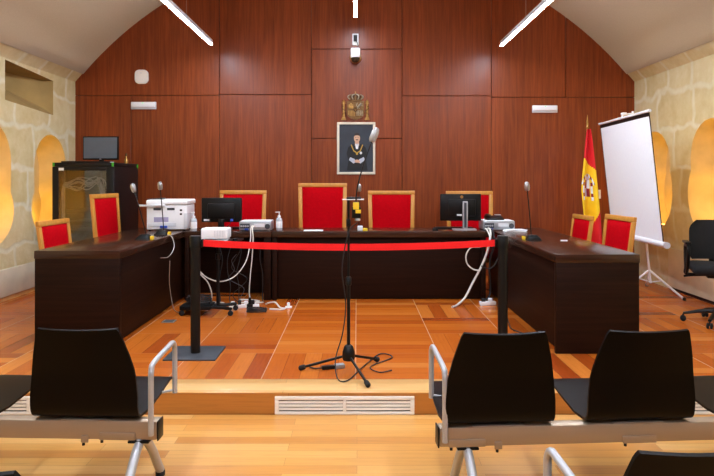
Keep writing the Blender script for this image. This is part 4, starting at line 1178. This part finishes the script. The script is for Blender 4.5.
for s in (-1, 1):
    b = MB(); x = s * .275
    b.tube([(s * .18, .02, .455), (x, .02, .465), (x, .03, .53), (x, .07, .69), (x, .03, .745), (x, -.10, .745), (x, -.15, .725), (x, -.16, .66), (x, -.10, .545), (x, -.03, .475)], .017, 8, 0, 5, False, (1.2, .9))
    arm = b.build('armrest', M['black'], t)
    b = MB(); b.cbox((x, -.04, .772), (.055, .24, .025), .010, 0, None, 3); b.build('arm_pad', M['black'], arm)

# ------------------------------------------------------------------ public benches: shells on an aluminium beam (sitter faces +y)
def bench(label, loc, rz, n, first, step, sgn, arm, legs, lenx, grp='beam benches for the public'):
    """x = 0 is the aisle end of the beam, which runs along sgn * x"""
    t = thing('beam_bench', label, 'bench', loc, rz, grp)
    z0, z1 = .297, .386
    L = lenx
    xs = sorted((0, sgn * L))
    b = MB(); b.box(xs[0], xs[1], -.035, .035, z0, z1, .008); beam = b.build('beam', M['beamalu'], t)
    b = MB(); b.box(min(-sgn * .008, -sgn * .0005), max(-sgn * .008, -sgn * .0005), -.037, .037, z0 - .003, z1 + .001, .004); b.build('end_cap', M['black'], beam)
    for k in range(n):
        cx = sgn * (first + step * k)
        for (dx, w_, zc) in (((.00, .16, z0 + .018),) if k % 2 else ((-.005, .035, z0 + .006), (sgn * -.15, .17, z0 + .020))):
            b = MB(); b.box(cx + dx - w_ / 2, cx + dx + w_ / 2, -.043, -.0355, zc - .018, zc + .016, .002); b.build('bracket', M['beamalu'], beam)
            b = MB(); b.lathe([(.007, -.012), (.007, -.0005)], (cx + dx - w_ / 2 + .012, -.039, zc - .0185), 8); b.build('bracket_screw', M['blackmetal'], beam)
        # the shell: one bent board, seat and back in a single sweep
        b = MB()
        prof = [(.55, .408), (.525, .417), (.47, .420), (.36, .418), (.22, .410), (.12, .403), (.05, .400), (.0, .402), (-.035, .414), (-.056, .446), (-.066, .51), (-.075, .605), (-.093, .68), (-.113, .75), (-.132, .815), (-.139, .834)]
        cv = catmull([Vector((0, y, z)) for y, z in prof], 3)
        nn = len(cv) - 1
        hwk = [(0, .222), (.25, .248), (.45, .258), (.52, .250), (.58, .254), (.68, .253), (.78, .243), (.87, .224), (.94, .205), (.985, .192), (1, .182)]
        # width follows the length along the board
        acc = [0]
        for a, c in zip(cv, cv[1:]): acc.append(acc[-1] + (c - a).length)
        def hw(s):
            for (a, wa), (c, wc) in zip(hwk, hwk[1:]):
                if s <= c: return wa + (wc - wa) * (s - a) / (c - a)
            return hwk[-1][1]
        nu = 12
        def shell(i, j):
            s = acc[j] / acc[-1]
            u = 2 * i / nu - 1
            p = cv[j]
            tan = (cv[min(j + 1, nn)] - cv[max(j - 1, 0)]).normalized()
            nm = Vector((0, -tan.z, tan.y)) * -1
            back = max(0, min(1, (s - .58) / .2))
            q = Vector((cx + u * hw(s), p.y, p.z)) + nm * (.016 * back * (u * u))
            return q, nm
        b.sheet(shell, nu, nn, .012)
        sh = b.build('seat_shell', M['blackply'], t)
        b = MB(); b.box(cx - .12, cx + .12, -.034, .034, z1 + .0005, .391, .002); b.build('shell_bracket', M['alu'], sh)
    if arm:
        x = sgn * .022
        b = MB()
        b.tube([(x, -.050, z1 - .06), (x, -.050, z1 + .0), (x, -.050, .58), (x, -.044, .63), (x, -.01, .655), (x, .20, .676), (x, .265, .678), (x, .292, .656), (x, .300, .61), (x, .300, .41)], .013, 10, 0, 5)
        a = b.build('armrest', M['chrome'], t, 'looped steel tube armrest')
        b = MB(); b.tube([(x, .30, .425), (x + sgn * .10, .30, .404)], .007, 8); b.build('armrest_stay', M['chrome'], a)
    for lx in legs:
        b = MB(); b.box(lx - .05, lx + .05, -.045, .045, z0 - .012, z0 - .0005, .003); mnt = b.build('leg_mount', M['black'], t)
        for s in (-1, 1):
            b = MB(); b.tube([(lx, s * .02, z0 - .0125), (lx, s * .07, z0 - .045), (lx, s * .15, .17), (lx, s * .225, .07), (lx, s * .26, .028)], .022, 10, 0, 5)
            lg = b.build('leg', M['chrome'], t)
            b = MB(); b.lathe([(.024, 0), (.024, .02), (.018, .034)], (lx, s * .262, 0), 14); b.build('rubber_foot', M['rubber'], lg)
    return t
bench('black shell bench with steel armrest, right of the aisle, in the front row', (.374, 2.97, 0), math.radians(3.6), 4, .275, .660, 1, True, (.13, 2.45), 2.67)
bench('black shell bench with steel armrest, left of the aisle, in the front row', (-.935, 3.05, 0), math.radians(-2), 4, .335, .70, -1, True, (-.085, -2.5), 2.75)
bench('black shell bench cut by the picture edge, right of the aisle, in the second row', (.597, 1.725, 0), math.radians(4), 3, .28, .69, 1, True, (.13, 1.75), 2.0)
bench('black shell bench barely in view, left of the aisle, in the second row', (-.70, 1.615, 0), math.radians(-3), 3, .27, .69, -1, False, (-.3, -1.6), 2.0)

# ------------------------------------------------------------------ ambience of the rest of the building
w = bpy.data.worlds.new('world'); scn.world = w; w.use_nodes = True
bg = w.node_tree.nodes['Background']; bg.inputs[0].default_value = (.9, .92, 1, 1); bg.inputs[1].default_value = .05
vs = scn.view_settings
vs.view_transform = 'Standard'; vs.look = 'None'; vs.gamma = 1; vs.exposure = EXPO; vs.use_curve_mapping = False
scn.cycles.use_denoising = True
scn.cycles.max_bounces = 8; scn.cycles.diffuse_bounces = 5; scn.cycles.sample_clamp_indirect = 4
